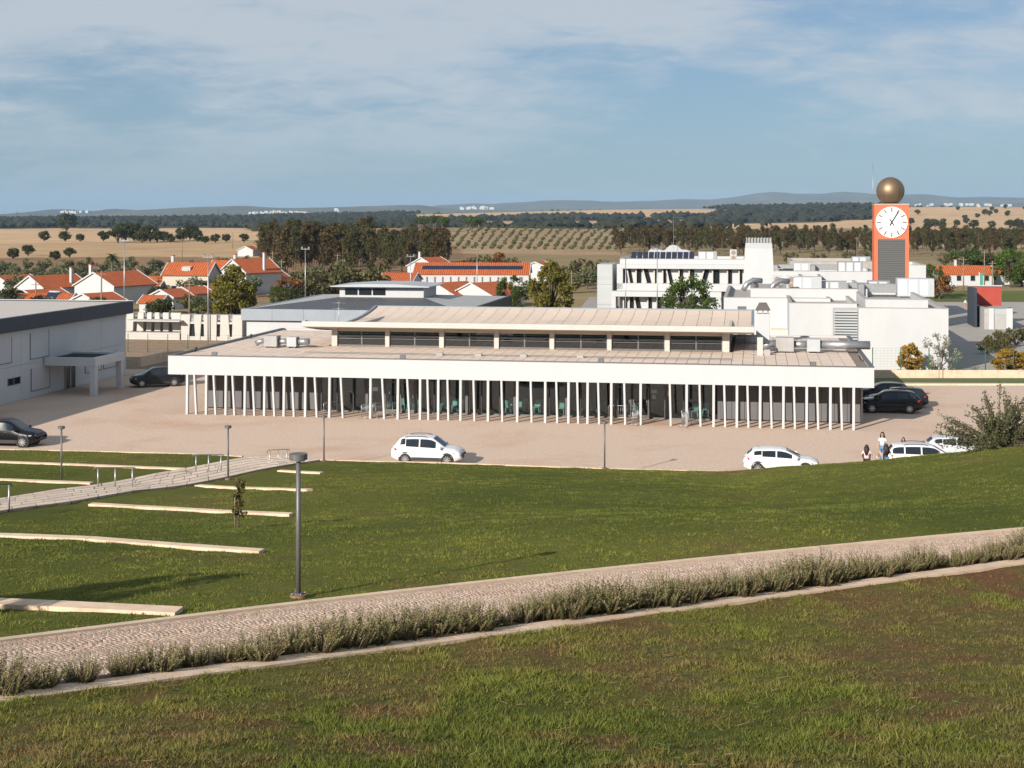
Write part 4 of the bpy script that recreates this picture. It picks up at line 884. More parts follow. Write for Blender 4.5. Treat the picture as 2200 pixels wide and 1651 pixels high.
house(500, 632, 7.5, 9, 4.0, 2.4, R(-38), 'white house with a dark roof slope half hidden by the yellowing tree', chim=(3.3, 5))
house(482, 618, 7, 6, 3.6, 1.7, R(-10), 'orange hipped house roof peeking out behind the cream house', 'white', True, chim=(1.5, 2))
house(575, 626, 4, 6, 2.2, 1.2, R(-20), 'small white outbuilding with orange roof beside the grey mast')
for a in ((345, 665, 5, 5, 1.9, 1.1, R(-25), 'little orange-roofed shed nearest the slotted annexe'), (392, 658, 5.2, 4.5, 2.0, 1.0, R(-35), 'little orange-roofed shed in front of the cream house'), (430, 655, 4.6, 4.6, 2.0, 1.0, R(-20), 'little orange-roofed shed next to the yellowing tree')): house(*a)
house(52, 668, 6, 7, 1.9, 1.2, R(-32), 'low tan annexe with an orange roof in front of the tall-chimney house', 'cream')
house(85, 672, 9, 5, 1.6, 1.1, R(-6), 'wide low orange roof just behind the panelled building', 'white', True)
house(178, 674, 6, 6, 1.7, 1.2, R(-30), 'low orange roof beside the rooftop water heater')
house(-6, 640, 7, 8, 2.2, 1.6, R(-25), 'white cottage at the village edge beside the palm-side olive trees')
house(322, 678, 3.4, 4, 1.9, .9, R(-10), 'tiny orange-roofed hut directly behind the slotted annexe', 'white', True)
house(298, 640, 8, 6, 2.2, 1.4, R(-10), 'dull brown roofed house between the white gable and the cream house', 'cream', True)
house(527, 558, 5.5, 6, 2.0, 1.3, R(-15), 'isolated small white cottage with orange roof in the olive fields')
# long white building with solar strip
lo = house(1012, 617, 24, 9, 2.6, 2.1, ANG+R(6), 'long white building with an orange roof and a strip of solar panels', 'white', True)
k = 2.1/4.5
for i in range(18):
    x = -10.4+i*1.17; MB().prism([(1.6, 2.6+2.1-k*(4.5-1.6)+.18), (2.9, 2.6+2.1-k*(4.5-2.9)+.18), (2.9, 2.6+2.1-k*(4.5-2.9)+.27), (1.6, 2.6+2.1-k*(4.5-1.6)+.27)], 'x', x, x+1.1).build('solar_panel', M['solar'], lo)
for i in range(14): MB().box(-11+i*1.65, -10.7+i*1.65, -.06, -.01, .8, 2.0).build('window', M['panelgrey'], lo)
house(850, 622, 7, 8, 1.6, 1.4, ANG, 'flat orange roof joined to the end of the long white building', 'white', True)
house(905, 605, 8, 7, 3.2, 1.9, R(-35), 'white gabled house with rooftop solar panels behind the long building', chim=(-2, 2))
house(1150, 606, 7, 6, 2.8, 1.4, R(-20), 'orange-roofed end house beyond the long white building')
house(935, 660, 8, 8, 2.0, 1.8, R(-38), 'orange pyramid-like roof right behind the hall lantern')
o = house(1012, 662, 9, 8, 2.0, 1.9, R(-40), 'orange roof with a white skylight behind the hall')
house(905, 590, 4, 4, 2.2, .8, 0, 'tiny white hut at the foot of the tall dark trees')
house(2075, 614, 11.5, 6, 2.4, 1.6, R(-4), 'long low white cottage with an ochre base and orange roof beside the lawn', 'white', True, chim=(-1.5, 3), wins=4)
house(2150, 612, 5.5, 6, 2.2, 1.5, R(-6), 'small orange-roofed cottage joined to the long low cottage', 'white', True, wins=2)
house(2205, 606, 6, 6, 2.4, 1.5, R(-10), 'orange-roofed cottage at the edge of the trees past the long low cottage', 'white', True)
house(420, 480, 7, 6, 3, 1.2, 0, 'white farm hut standing alone in the straw field', Y=2400)
house(262, 474, 26, 9, 3, 2.0, 0, 'long white farmhouse with orange roof among the far woods', 'white', True, Y=3400)
house(875, 494, 6, 5, 3.4, .8, 0, 'small white cube hut on the field behind the tall trees', Y=1500)
house(1475, 474, 14, 8, 3, 2, 0, 'orange-roofed farmhouse in the far oak country', 'white', True, Y=1650)
# far white towns
def town(p0, p1, py, Y, n, label):
    o = thing('distant_town', label, 'town'); g = random.Random(int(p0)); mb = MB()
    for i in range(n):
        px = g.uniform(p0, p1); y = Y+g.uniform(-150, 150); c = at(px, py+g.uniform(-3, 2)*abs(math.sin((px-p0)/(p1-p0)*3.14)), y); w = g.uniform(2.5, 7); h = g.uniform(1.5, 4)
        MB().box(c.x-w, c.x+w, c.y-8, c.y+8, c.z-7, c.z+h).build('building', M['white'] if g.random() < .8 else M['cream'], o)
town(535, 660, 457, 6300, 46, 'white far-off town strung along the foot of the low hills'); town(980, 1060, 447, 6300, 26, 'white far-off hilltop town in front of the blue range'); town(1900, 2180, 441, 6200, 26, 'scattered white far-off town behind the clock tower'); town(130, 190, 455, 6300, 14, 'small white far-off village under the first hill'); town(715, 728, 452, 6000, 4, 'far-off white silo block on the plain')
# ---- retaining wall and fence on the right
FG = Fr(at(1878, 813, 132.6)[:2]); rw = thing('retaining_wall', 'stained concrete retaining wall under the green fence behind the dark cars', 'wall', FG.o, 0)
for k in range(14): MB().box(k*1.9+.01, k*1.9+1.89, 0, .3, 0, .72).build('wall_panel', M['concrete'], rw)
fe = thing('mesh_fence', 'green wire mesh fence with tall posts on the retaining wall', 'fence', FG.o+Vector((0,.55,0)), 0)
for k in range(11): MB().cyl((k*2.6, 0, 0), (k*2.6, 0, 2.75), .045, n=6).build('post', M['greenpost'], fe)
w_ = MB()
for z in np.linspace(.75, 2.7, 9): w_.tube([(0,0,z), (26,0,z)], .006, 3)
for x in np.arange(0, 26, .35): w_.tube([(x,.01,.7), (x,.01,2.7)], .004, 3)
w_.build('mesh', M['greenpost'], fe, kind='stuff')
ff = thing('mesh_fence', 'green wire fence across the dry ground in front of the slotted annexe', 'fence', at(275, 745, 158)*1, ANG); ff.location.z = 0
for k in range(7): MB().cyl((k*2.3, 0, 0), (k*2.3, 0, 2.0), .04, n=6).build('post', M['greenpost'], ff)
w_ = MB()
for z in np.linspace(.1, 1.95, 7): w_.tube([(0,0,z), (13.8,0,z)], .006, 3)
w_.build('mesh', M['greenpost'], ff, kind='stuff')
sheet('grass_verge', [(30,129.2), (62,128), (62,132.5), (FG.o.x, 132.4)], .02, mat('verge_grass', (.10,.13,.04), .95, .3, 3))
rp = thing('ramp_wall', 'pale angled concrete ramp wall behind the parked dark saloon', 'wall', at(300, 790, 142)*1, 0); rp.location.z = 0
MB().obox((0,0,.5), (1.0,5,.5), .35, 1.0).build('wall_panel', M['concrete'], rp); MB().obox((1.1,5.2,.5), (5.5,10,.5), .35, 1.0).build('wall_panel', M['concrete'], rp)
sheet('dry_ground', [(-55,141.5), (-20,139), (-14,160), (-30,172), (-60,178)], .015, mat('dry_soil', (.28,.19,.12), .95, .25, 1.2, bump=.4, bscale=8, dirt=(.14,.14,.06), dirt_scale=.7, dirt_amt=.6))
# ================================================================== trees
def leafmat(name, col, var=.35, tr=.3, spec=.2):
    return mat(name, col, .6, .12, .5, island=var, objrand=.18, transl=tr, spec=spec)
LM = dict(euc=leafmat('eucalyptus_leaf', (.085,.080,.030)), eucb=leafmat('eucalyptus_leaf_brown', (.105,.076,.032)), olive=leafmat('olive_leaf', (.15,.165,.085)), oak=leafmat('oak_leaf', (.058,.066,.024)),
          green=leafmat('green_leaf', (.075,.115,.022)), yellow=leafmat('yellowing_leaf', (.19,.17,.030)), gold=leafmat('golden_leaf', (.36,.22,.035)), grey=leafmat('grey_leaf', (.25,.24,.16)), pine=leafmat('pine_needle', (.07,.105,.025)), bush=leafmat('scrub_leaf', (.115,.105,.042)), rust=leafmat('rusty_leaf', (.22,.10,.035)))
def leaf_quads(pts, size, g, aspect=2.0, up=0.0):
    n = len(pts); a = g.normal(size=(n, 3)); a[:,2] += up; a /= np.linalg.norm(a, axis=1)[:,None]
    b = g.normal(size=(n, 3)); b -= (b*a).sum(1)[:,None]*a; b /= np.linalg.norm(b, axis=1)[:,None]
    s = size*(.6+.8*g.random(n))[:,None]; a = a*s*.5; b = b*s*.5/aspect
    return np.stack([pts-a, pts-b, pts+a, pts+b], 1).reshape(-1, 3)
def crown_pts(clumps, per, g):
    out = []
    for c, r in clumps:
        k = max(4, int(per)); d = g.normal(size=(k, 3)); d /= np.linalg.norm(d, axis=1)[:,None]; out.append(np.array(c)+d*(g.random(k)**.45)[:,None]*np.array(r))
    return np.concatenate(out)
def make_tree(kind, seed):
    """returns (trunk mesh, crown mesh), unit metres, base at the origin"""
    g = np.random.default_rng(seed); T = MB(); cl = []
    if kind in ('euc', 'eucb'):
        h = 14.0; lean = g.normal(size=2)*.5
        tp = [(lean[0]*t*t, lean[1]*t*t, h*.93*t) for t in np.linspace(0, 1, 7)]; T.tube(tp, list(np.linspace(.22, .05, 7)), 6)
        for i in range(20):
            t = .26+.72*(i/20)**.9; z = h*t; a = g.random()*6.28; rr = (2.0*(1-abs(t-.6)*1.1))*(.35+.65*g.random()); c = (lean[0]*t*t+rr*math.cos(a), lean[1]*t*t+rr*math.sin(a), z+g.normal()*.3)
            cl.append((c, (.85+.5*g.random(), .85+.5*g.random(), .9+.6*g.random()))); T.tube([(lean[0]*t*t*.9, lean[1]*t*t*.9, z-1.2), tuple(c)], [.06, .02], 4)
        cl.append(((lean[0], lean[1], h*.97), (.6, .6, 1.0))); pts = crown_pts(cl, 80, g); q = leaf_quads(pts, .60, g, 1.9, -.6)
    elif kind in ('olive', 'oak', 'bush', 'pine', 'rust'):
        P = dict(olive=(3.4, .5, 1.7, 1.45, 20, 60, .34), oak=(5.5, .35, 2.9, 2.45, 30, 60, .55), bush=(2.2, .1, 1.5, 1.1, 14, 46, .30), pine=(6.0, 2.4, 2.6, 1.7, 20, 48, .45), rust=(2.2, .1, 1.5, 1.1, 14, 46, .30))[kind]
        h, th, rx, rz_, n, per, ls = P; T.tube([(0,0,-.2), (.08,.05,th*.6), (0,0,th+rz_*.5)], [.055*h, .045*h, .02*h], 6)
        for i in range(n):
            d = g.normal(size=3); d /= np.linalg.norm(d); d[2] = d[2]*.9+.1; k = .62+.25*g.random()
            c = (d[0]*rx*k, d[1]*rx*k, th+rz_+d[2]*rz_*k); cl.append((c, (rx*.36*(.7+.6*g.random()),)*2+(rz_*.36,)))
            if i % 3 == 0: T.tube([(0,0,th), (c[0]*.5, c[1]*.5, (th+c[2])/2), c], [.03*h, .018*h, .006*h], 4)
        pts = crown_pts(cl, per, g); q = leaf_quads(pts, ls, g, 1.7)
    else:  # near broadleaf trees: green, yellow, gold, grey
        P = dict(green=(6.6, .7, 3.3, 3.0, 70, 90, .27), yellow=(8.0, .5, 3.1, 3.85, 110, 95, .30), gold=(3.0, .2, 1.4, 1.45, 64, 80, .22), grey=(4.0, .2, 1.8, 1.9, 26, 36, .20))[kind]
        h, th, rx, rz_, n, per, ls = P; T.tube([(0,0,-.2), (.1,.05,h*.3), (0,.1,h*.62)], [.035*h, .028*h, .01*h], 8)
        for i in range(n):
            d = g.normal(size=3); d /= np.linalg.norm(d); k = .55+.40*g.random()**.6; tap = 1-.45*max(0, d[2]) if kind in ('yellow', 'gold') else 1
            c = np.array((d[0]*rx*k*tap, d[1]*rx*k*tap, th+rz_+d[2]*rz_*k)); rr = rx*.20*(.6+.8*g.random()); cl.append((tuple(c), (rr, rr, rr*.85)))
            if i % 2 == 0: T.tube([(0,0,th+.2*rz_), tuple(c*np.array([.45,.45,.75])), tuple(c)], [.012*h, .007*h, .002*h], 4)
        pts = crown_pts(cl, per, g); q = leaf_quads(pts, ls, g, 1.6)
    n = len(q)//4; cm = np_mesh('crown', q, np.arange(n*4).reshape(-1, 4), LM[kind])
    return T.mesh('trunk', M['eubark'] if kind.startswith('euc') else M['bark']), cm
TREES = {}
def tree(kind, name, label, loc, h, seed=None, rz=None, group=None, parts=True, sx=1.0, variants=4):
    s = random.randrange(variants) if seed is None else seed
    if (kind, s) not in TREES: TREES[(kind, s)] = make_tree(kind, 100+s*17+sum(map(ord, kind)))
    tm, cm = TREES[(kind, s)]; base = dict(euc=14.6, eucb=14.6, olive=3.7, oak=5.6, bush=2.4, rust=2.4, pine=6.2, green=6.9, yellow=8.3, gold=3.2, grey=4.1)[kind]
    k = h/base; o = thing(name, label, 'tree' if kind not in ('bush', 'rust') else 'bush', loc, random.uniform(0, 6.28) if rz is None else rz, group); o.scale = (k*sx, k*sx, k)
    ob('trunk', tm, o); ob('crown', cm, o); return o
def ground_pt(px, py, Y=None):
    Y = Y or F*H/(py-HY); X = (px-CX)/F*Y; return Vector((X, Y, hz1(X, Y)))
# eucalyptus stand in the middle distance
for i in range(110):
    px = 566+400*((i*0.618) % 1); t = random.random(); Y = 345+t*150; big = 1.0 if px < 800 else .86
    tree('euc' if random.random() < .6 else 'eucb', 'eucalyptus_tree', 'tall slender eucalyptus in the dark stand behind the village', ground_pt(px, 0, Y), random.uniform(8.2, 12.6)*(1+t*.12)*big, group='eucalyptus stand behind the village', sx=random.uniform(.85, 1.25))
# belt on the right
for i in range(210):
    px = 1322+900*((i*0.618) % 1); t = random.random(); Y = 500+t*150
    tree('euc' if random.random() < .45 else 'eucb', 'eucalyptus_tree', 'slender eucalyptus in the long belt behind the school', ground_pt(px, 0, Y), random.uniform(7.0, 10.4), group='eucalyptus belt behind the school', sx=random.uniform(.9, 1.35))
# olives behind the village (rows)
for r, Y in enumerate((262, 285, 310, 338, 370)):
    for k in range(17):
        px = -60+k*46+r*17+random.uniform(-8, 8)
        if px > 560+r*20: continue
        tree('olive', 'olive_tree', 'grey-green olive tree in the rows behind the village', ground_pt(px, 0, Y+random.uniform(-4, 4)), random.uniform(3.4, 4.6), group='olive rows behind the village', sx=random.uniform(.9, 1.2))
for px, Y in ((505,395),(530,410),(600,330),(648,322),(672,340),(612,300),(548,330)): tree('olive', 'olive_tree', 'grey-green olive tree beside the eucalyptus stand', ground_pt(px, 0, Y), random.uniform(3, 4.2), group='olives beside the eucalyptus stand')
# plantation of small olives on the slope
for r in range(15):
    Y = 545*1.045**r
    for k in range(20):
        px = 960+k*19.2+r*3.5+random.uniform(-2.5, 2.5)
        if px > 1335: continue
        X = (px-CX)/F*Y
        o = thing('young_olive', 'small olive bush in the striped plantation', 'tree', (X, Y, hz1(X, Y)), random.uniform(0, 6), 'young olive plantation'); TREES.get(('olive', 1)) or TREES.setdefault(('olive', 1), make_tree('olive', 330))
        kk = random.uniform(.42, .66); o.scale = (kk, kk, kk); ob('crown', TREES[('olive', 1)][1], o)
# holm oaks and scrub in the fields (pixel of the base, height m)
for px, py, h in ((95,527,5),(140,529,5),(172,530,3.6),(222,530,4.6),(253,534,7),(270,531,8.5),(288,531,8),(305,535,5),(322,533,7),(338,534,5),(352,533,4.5),(366,535,4),(392,533,6),(408,531,7),(424,534,5),(440,537,3.2),(463,536,3.6),(485,535,3.5),(524,536,3.6),(60,556,3.6),(28,562,3.4),(118,565,3),(150,560,3.2)):
    tree('oak', 'holm_oak', 'round dark holm oak in the hedge line across the straw field', ground_pt(px, py), h*1.15, group='holm oaks across the straw field')
tree('oak', 'holm_oak', 'large lone dark oak at the far rim of the straw field', ground_pt(144, 496), 19, seed=2)
for px, Y, h in [(980+random.uniform(-30, 520), random.uniform(1250, 2100), random.uniform(6, 9)) for _ in range(70)]: tree('oak', 'holm_oak', 'dark oak in the scattered line of oaks beyond the olive plantation', ground_pt(px, 0, Y), h, group='oaks beyond the plantation')
for px, Y, h in [(1950+random.uniform(0, 300), random.uniform(800, 2300), random.uniform(6, 9)) for _ in range(34)]+[(1960+random.uniform(0, 260), random.uniform(700, 780), random.uniform(6, 8)) for _ in range(22)]: tree('oak', 'holm_oak', 'dark oak on the straw hills beyond the clock tower', ground_pt(px, 0, Y), h, group='oaks on the hills beyond the clock tower')
for px, Y, h in [(880+random.uniform(0, 150), random.uniform(760, 900), random.uniform(6.5, 9)) for _ in range(16)]: tree('pine', 'stone_pine', 'rounded bright green stone pine behind the eucalyptus stand', ground_pt(px, 0, Y), h, group='stone pines behind the stand')
# scrub and garden trees round the village
for i, (px, Y, h, k) in enumerate([(700,255,6,'bush'),(725,262,6.5,'bush'),(752,258,7,'bush'),(780,262,6.5,'bush'),(805,270,6,'bush'),(640,255,5,'bush'),(664,250,4,'bush'),(620,246,4.6,'rust'),(690,300,5,'olive'),(735,310,5.5,'olive'),(1040,345,5.5,'bush'),(1075,350,6,'rust'),(1100,340,5,'bush'),(1240,300,6,'bush'),(1262,290,5,'olive'),(1285,310,5.5,'bush'),(1225,275,4,'bush'),(1308,210,2.6,'bush'),(1000,330,5,'bush'),(2005,262,6.5,'green'),(2016,258,4.6,'rust'),(2068,325,8,'pine'),(2100,335,8,'pine'),(2120,330,7,'oak'),(2172,298,8.5,'green'),(2195,300,7,'green'),(1700,420,4,'bush'),(1760,430,4,'bush'),(1820,425,4,'bush'),(1860,440,4,'bush'),(2030,420,4,'bush'),(2080,430,4,'bush'),(640,228,3.6,'oak'),(600,232,4,'green'),(425,212,3.0,'green'),(350,208,3.0,'oak'),(330,210,2.6,'oak'),(10,222,4.0,'oak'),(30,225,3.6,'oak'),(2135,160,2.1,'bush'),(2160,163,2.5,'bush'),(2182,165,2.4,'bush'),(2120,156,1.7,'bush'),(2148,155,1.7,'bush')]):
    tree(k, dict(bush='scrub_bush', rust='scrub_bush', olive='olive_tree', oak='holm_oak', green='garden_tree', pine='stone_pine')[k], dict(bush='loose olive-brown bush among the village gardens and yards', rust='rusty autumn bush among the village gardens and yards', olive='grey olive beside the village gardens', oak='dark bushy tree tucked between the village houses', green='green garden tree beside the cottages', pine='round-headed dark tree behind the long low cottage')[k], ground_pt(px, 0, Y), h, group='garden trees and scrub, '+k)
for px, Y, h in [(random.uniform(-10, 460), random.uniform(206, 250), random.uniform(2.0, 3.4)) for _ in range(22)]: tree(random.choice(['oak', 'bush', 'olive']), 'garden_tree', 'small garden tree squeezed between the orange-roofed houses', ground_pt(px, 0, Y), h, group='small garden trees between the houses')
tree('yellow', 'plane_tree', 'tall yellowing plane tree behind the slotted annexe', ground_pt(500, 0, 188), 8.6, seed=0, sx=1.0)
tree('green', 'mulberry_tree', 'dense round green tree in front of the school windows', ground_pt(1480, 0, 176), 8.0, seed=0, sx=.86)
tree('yellow', 'ash_tree', 'loose dark yellow-green tree beside the sports court', ground_pt(1186, 0, 205), 8.6, seed=1, sx=1.05)
tree('green', 'broadleaf_tree', 'smaller bright green tree next to the hall roof corner', ground_pt(1102, 0, 212), 6.6, seed=1, sx=.9)
tree('gold', 'golden_shrub', 'golden leaved young tree against the white workshop wall', ground_pt(1953, 0, 134.6)+Vector((0,0,.3)), 2.9, seed=0)
tree('grey', 'grey_shrub', 'thin grey-leaved young tree at the corner of the white workshop wall', ground_pt(2022, 0, 134.4)+Vector((0,0,.3)), 4.0, seed=0)
tree('gold', 'golden_shrub', 'broad golden shrub behind the retaining wall near the lane', ground_pt(2165, 0, 134.6)+Vector((0,0,.3)), 2.4, seed=1, sx=1.35)
tree('gold', 'golden_shrub', 'second golden shrub behind the retaining wall past the lamp', ground_pt(2205, 0, 134.8)+Vector((0,0,.3)), 2.2, seed=0, sx=1.3)
tree('green', 'young_tree', 'young green tree beside the sett footpath past the sunken terrace edge', (-12.6, 21.2, zg1(-12.6, 21.2)-.1), 4.0, seed=1, sx=.5)
# palm
o = thing('palm_tree', 'single palm among the olive rows', 'tree', ground_pt(240, 0, 300), 0); T = MB().tube([(0,0,0), (.1,0,3), (0,0,6.2)], [.28,.22,.2], 8); T.build('trunk', M['bark'], o)
mb = MB()
for k in range(30):
    a = k*2.4; e = random.uniform(-.5, 1.1); d = Vector((math.cos(a), math.sin(a), 0)); p = [Vector((0,0,6.2))+d*(1.9*t)*math.cos(e*.7)+Vector((0,0,1.9*t*math.sin(e)-1.1*t*t)) for t in (0,.35,.7,1)]
    sd = Vector((-d.y, d.x, 0))
    for w, q0, q1 in ((.22,p[0],p[1]),(.3,p[1],p[2]),(.16,p[2],p[3])): mb.add([q0-sd*w, q0+sd*w, q1+sd*w*.8, q1-sd*w*.8], [[0,1,2,3]])
mb.build('crown', LM['pine'], o)
# far woods: one mass of crowns
def woods():
    g = np.random.default_rng(5); n = 90000; Y = 1150*(5200/1150)**g.random(n); X = (g.random(n)*2-1)*.52*Y
    _, w = land(X, Y); dens = vnoise(X/60., Y/60., 77, 3); k = (w > .5) & (dens > .34); X, Y = X[k][:15000], Y[k][:15000]; n = len(X)
    base = np.array([(0,0,1),(1,0,.25),(.31,.95,.3),(-.81,.59,.2),(-.81,-.59,.3),(.31,-.95,.25),(.9,.3,-.6),(-.3,.9,-.6),(-.9,-.3,-.6),(.3,-.9,-.6)]); tri = []
    for i in range(5): tri.append((0, 1+i, 1+(i+1) % 5))
    low = [6,7,8,8,9]
    for i in range(5): tri += [(1+i, low[i], 1+(i+1) % 5)]
    tri = np.array(tri); r = (2.6+2.6*g.random(n))*(1+Y/9000); jit = 1+.35*g.normal(size=(n, len(base), 1))*.6
    Vv = base[None]*jit*r[:,None,None]*np.array([1.15,1.15,.85]); a = g.random(n)*6.28; ca, sa = np.cos(a)[:,None], np.sin(a)[:,None]
    x, y = Vv[:,:,0].copy(), Vv[:,:,1].copy(); Vv[:,:,0] = x*ca-y*sa+X[:,None]; Vv[:,:,1] = x*sa+y*ca+Y[:,None]; Vv[:,:,2] += (hz(X, Y)+r*.75)[:,None]
    Fq = (np.arange(n)[:,None,None]*len(base)+tri[None]).reshape(-1, 3)
    ob('far_woodland', np_mesh('far_woodland', Vv.reshape(-1, 3), Fq, mat('woodland_canopy', (.022,.025,.014), .9, .2, .2, island=.35), None, True), kind='stuff')
woods()
# ================================================================== terraces, stair path, lamps, rails on the lawn
def bar(pa, pb, w, label, h=.55):
    """a level concrete edge bar; ends given as photograph pixels on the hillside"""
    a, b = hill_at(*pa), hill_at(*pb); z = max(a.z, b.z)+.05
    if abs(a.z-b.z) > .5: za, zb = a.z+.06, b.z+.10
    else: za, zb = a.z*.6+z*.4, b.z*.5+z*.5
    o = thing('terrace_wall', label, 'wall', (0,0,0), 0, 'concrete terrace edges in the lawn')
    d = (b-a); d.z = 0; n = max(1, round(d.length/2.6))
    for k in range(n):
        t0, t1 = k/n, (k+1)/n; p = Vector((a.x+d.x*t0, a.y+d.y*t0, zg1(a.x+d.x*t0, a.y+d.y*t0)+.09-h/2)); q = Vector((a.x+d.x*t1, a.y+d.y*t1, zg1(a.x+d.x*t1, a.y+d.y*t1)+.09-h/2)); e = (q-p).normalized()*.006
        MB().obox(p+e, q-e, w, h).build('coping_block', M['concrete'], o)
bar((600,1014), (692,1019), .32, 'short concrete terrace edge closest to the car park beside the stair path')
bar((425,1046), (666,1056), .32, 'concrete terrace edge running from the middle landing of the stair path')
bar((195,1087), (626,1109), .32, 'concrete terrace edge running past the staked sapling')
bar((-150,1152), (563,1190), .32, 'long concrete terrace edge on the open lawn above the sapling')
bar((-150,1296), (385,1322), .4, 'concrete terrace edge that sinks into the grass beside the sett footpath')
bar((-150,990), (396,1010), .34, 'concrete terrace edge left of the stair path by the upper handrail')
bar((-150,1027), (197,1041), .34, 'concrete terrace edge left of the stair path behind the double-bar handrail')
# stair path of long slabs, descending to the car park
near = [(-120,1130),(0,1103),(150,1083),(290,1058),(430,1040),(560,1012),(690,991)]; farr = [(-120,1098),(0,1075),(120,1055),(330,1021),(430,1003),(520,986),(605,981)]
NP = [hill_at(*p) for p in near]; FP_ = [hill_at(*p) for p in farr]
st = thing('stair_path', 'pale slab path stepping down across the lawn to the car park', 'path')
def lerp(P, t):
    i = min(int(t*(len(P)-1)), len(P)-2); f = t*(len(P)-1)-i; return P[i].lerp(P[i+1], f)
M['slab'] = mat('path_slab', (.74,.59,.46), .85, .08, 2, objrand=.12, bump=.15, bscale=30, dirt=(.36,.24,.16), dirt_amt=.35)
ns_ = 6
def tz(tt, cc): q = lerp(NP, tt).lerp(lerp(FP_, tt), cc); return (q.x, q.y, max(zg1(q.x, q.y), 0.0))
for c in range(ns_):
    t = -random.uniform(0, .03)
    while t < 1:
        t1 = t+random.uniform(.030, .065); a_, b_ = max(t, 0), min(t1, 1)-.0022; c0, c1 = c/ns_+.012, (c+1)/ns_-.012; t = t1
        if b_-a_ < .006: continue
        n_ = 4; mb = MB(); top = [[tz(a_+(b_-a_)*i/n_, cc) for cc in (c0, (c0+c1)/2, c1)] for i in range(n_+1)]
        vs = [(x, y, z+.085) for r in top for x, y, z in r]+[(x, y, z-.1) for r in top for x, y, z in r]; m = 3*(n_+1)
        fs = [[i*3+j, (i+1)*3+j, (i+1)*3+j+1, i*3+j+1] for i in range(n_) for j in (0, 1)]+[[i*3, i*3+m, (i+1)*3+m, (i+1)*3] for i in range(n_)]+[[i*3+2, (i+1)*3+2, (i+1)*3+2+m, i*3+2+m] for i in range(n_)]+[[0,1,1+m,m],[1,2,2+m,1+m],[m-3,m-3+m,m-2+m,m-2],[m-2,m-2+m,m-1+m,m-1]]
        mb.add(vs, fs).build('slab', M['slab'], st)
mb = MB(); tt = np.linspace(0, 1, 90); cc = np.linspace(0, 1, 7)
mb.grid(lambda t, c: (lambda q: (q[0], q[1], q[2]+.055))(tz(float(t), float(c))), tt, cc).build('bedding', M['mortar'], st)
for k in range(len(NP)-1):
    a, b = NP[k].lerp(FP_[k], .5), NP[k+1].lerp(FP_[k+1], .5); d = b-a; l_ = math.hypot(d.x, d.y); STAIR.append(((a.x+b.x)/2, (a.y+b.y)/2, d.x/l_, d.y/l_, l_/2, (NP[k]-FP_[k]).length/2+.05))
# grass
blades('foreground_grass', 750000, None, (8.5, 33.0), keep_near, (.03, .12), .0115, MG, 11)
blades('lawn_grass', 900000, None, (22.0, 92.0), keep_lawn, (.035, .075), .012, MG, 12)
# lamps
def lamp_proto():
    t = thing('path_lamp', 'x', 'street lamp', (0,0,0), 0, 'grey disc-headed path lamps')
    MB().cyl((0,0,.0), (0,0,2.6), .045, n=10).build('pole', M['lamp'], t)
    h = MB().cyl((0,0,2.61), (0,0,2.72), .17, n=20, smooth=False).build('lamp_head', M['lamp'], t); MB().cyl((0,0,2.585), (0,0,2.609), .13, n=16, smooth=False).build('diffuser', M['headlight'], h)
    MB().cyl((0,0,-.06), (0,0,.07), .16, n=18, smooth=False).build('base_flange', M['rust'], t)
    MB().cyl((0,0,.071), (0,0,.10), .09, n=12, smooth=False).build('collar', M['lamp'], t)
    for k in range(4): a = k*1.57+.5; MB().cyl((.125*math.cos(a), .125*math.sin(a), .071), (.125*math.cos(a), .125*math.sin(a), .10), .015, n=6).build('bolt', M['steel'], t)
    return t
lp = lamp_proto(); lp['label'] = 'disc-headed lamp standing beside the sett footpath on the near lawn'; lp.location = on_hill(641, 27.2)
for px, Y, lab in ((490, 72.5, 'disc-headed lamp rising behind the staked sapling'), (132, 70.2, 'disc-headed lamp on the lawn near the black parked car'), (696, 85.5, 'disc-headed lamp at the car park edge by the stair foot'), (1299, 82.2, 'disc-headed lamp on the lawn edge between the two white hatchbacks')):
    dup(lp, on_hill(px, Y), random.random(), lab)
# handrails
def rail(p0, p1, label, hgt=.92):
    a, b = hill_at(*p0), hill_at(*p1)
    if a.y > 84: a.z = b.z = .1
    o = thing('handrail', label, 'handrail', a, 0, 'handrails along the stair path'); d = b-a
    for t in (.02, .5, .98): MB().cyl(d*t+Vector((0,0,-.1)), d*t+Vector((0,0,hgt)), .035, n=8).build('post', M['steel'], o)
    u_ = d.normalized()*.12; MB().tube([-u_+Vector((0,0,hgt-.12)), -u_*1.3+Vector((0,0,hgt-.02)), -u_*.6+Vector((0,0,hgt+.06)), d*.5+Vector((0,0,hgt+.05)), d+u_*.6+Vector((0,0,hgt+.04)), d+u_*1.2+Vector((0,0,hgt-.05))], .026, 8).build('top_rail', M['lamp'], o)
rail((209,1050), (286,1050), 'steel handrail on the landing near the lawn lamp'); rail((420,1017), (476,1016), 'steel handrail halfway down the stair path'); rail((579,990), (617,990), 'steel handrail at the foot of the stair path in the car park'); rail((-60,1110), (21,1100), 'steel handrail at the top of the stair path')
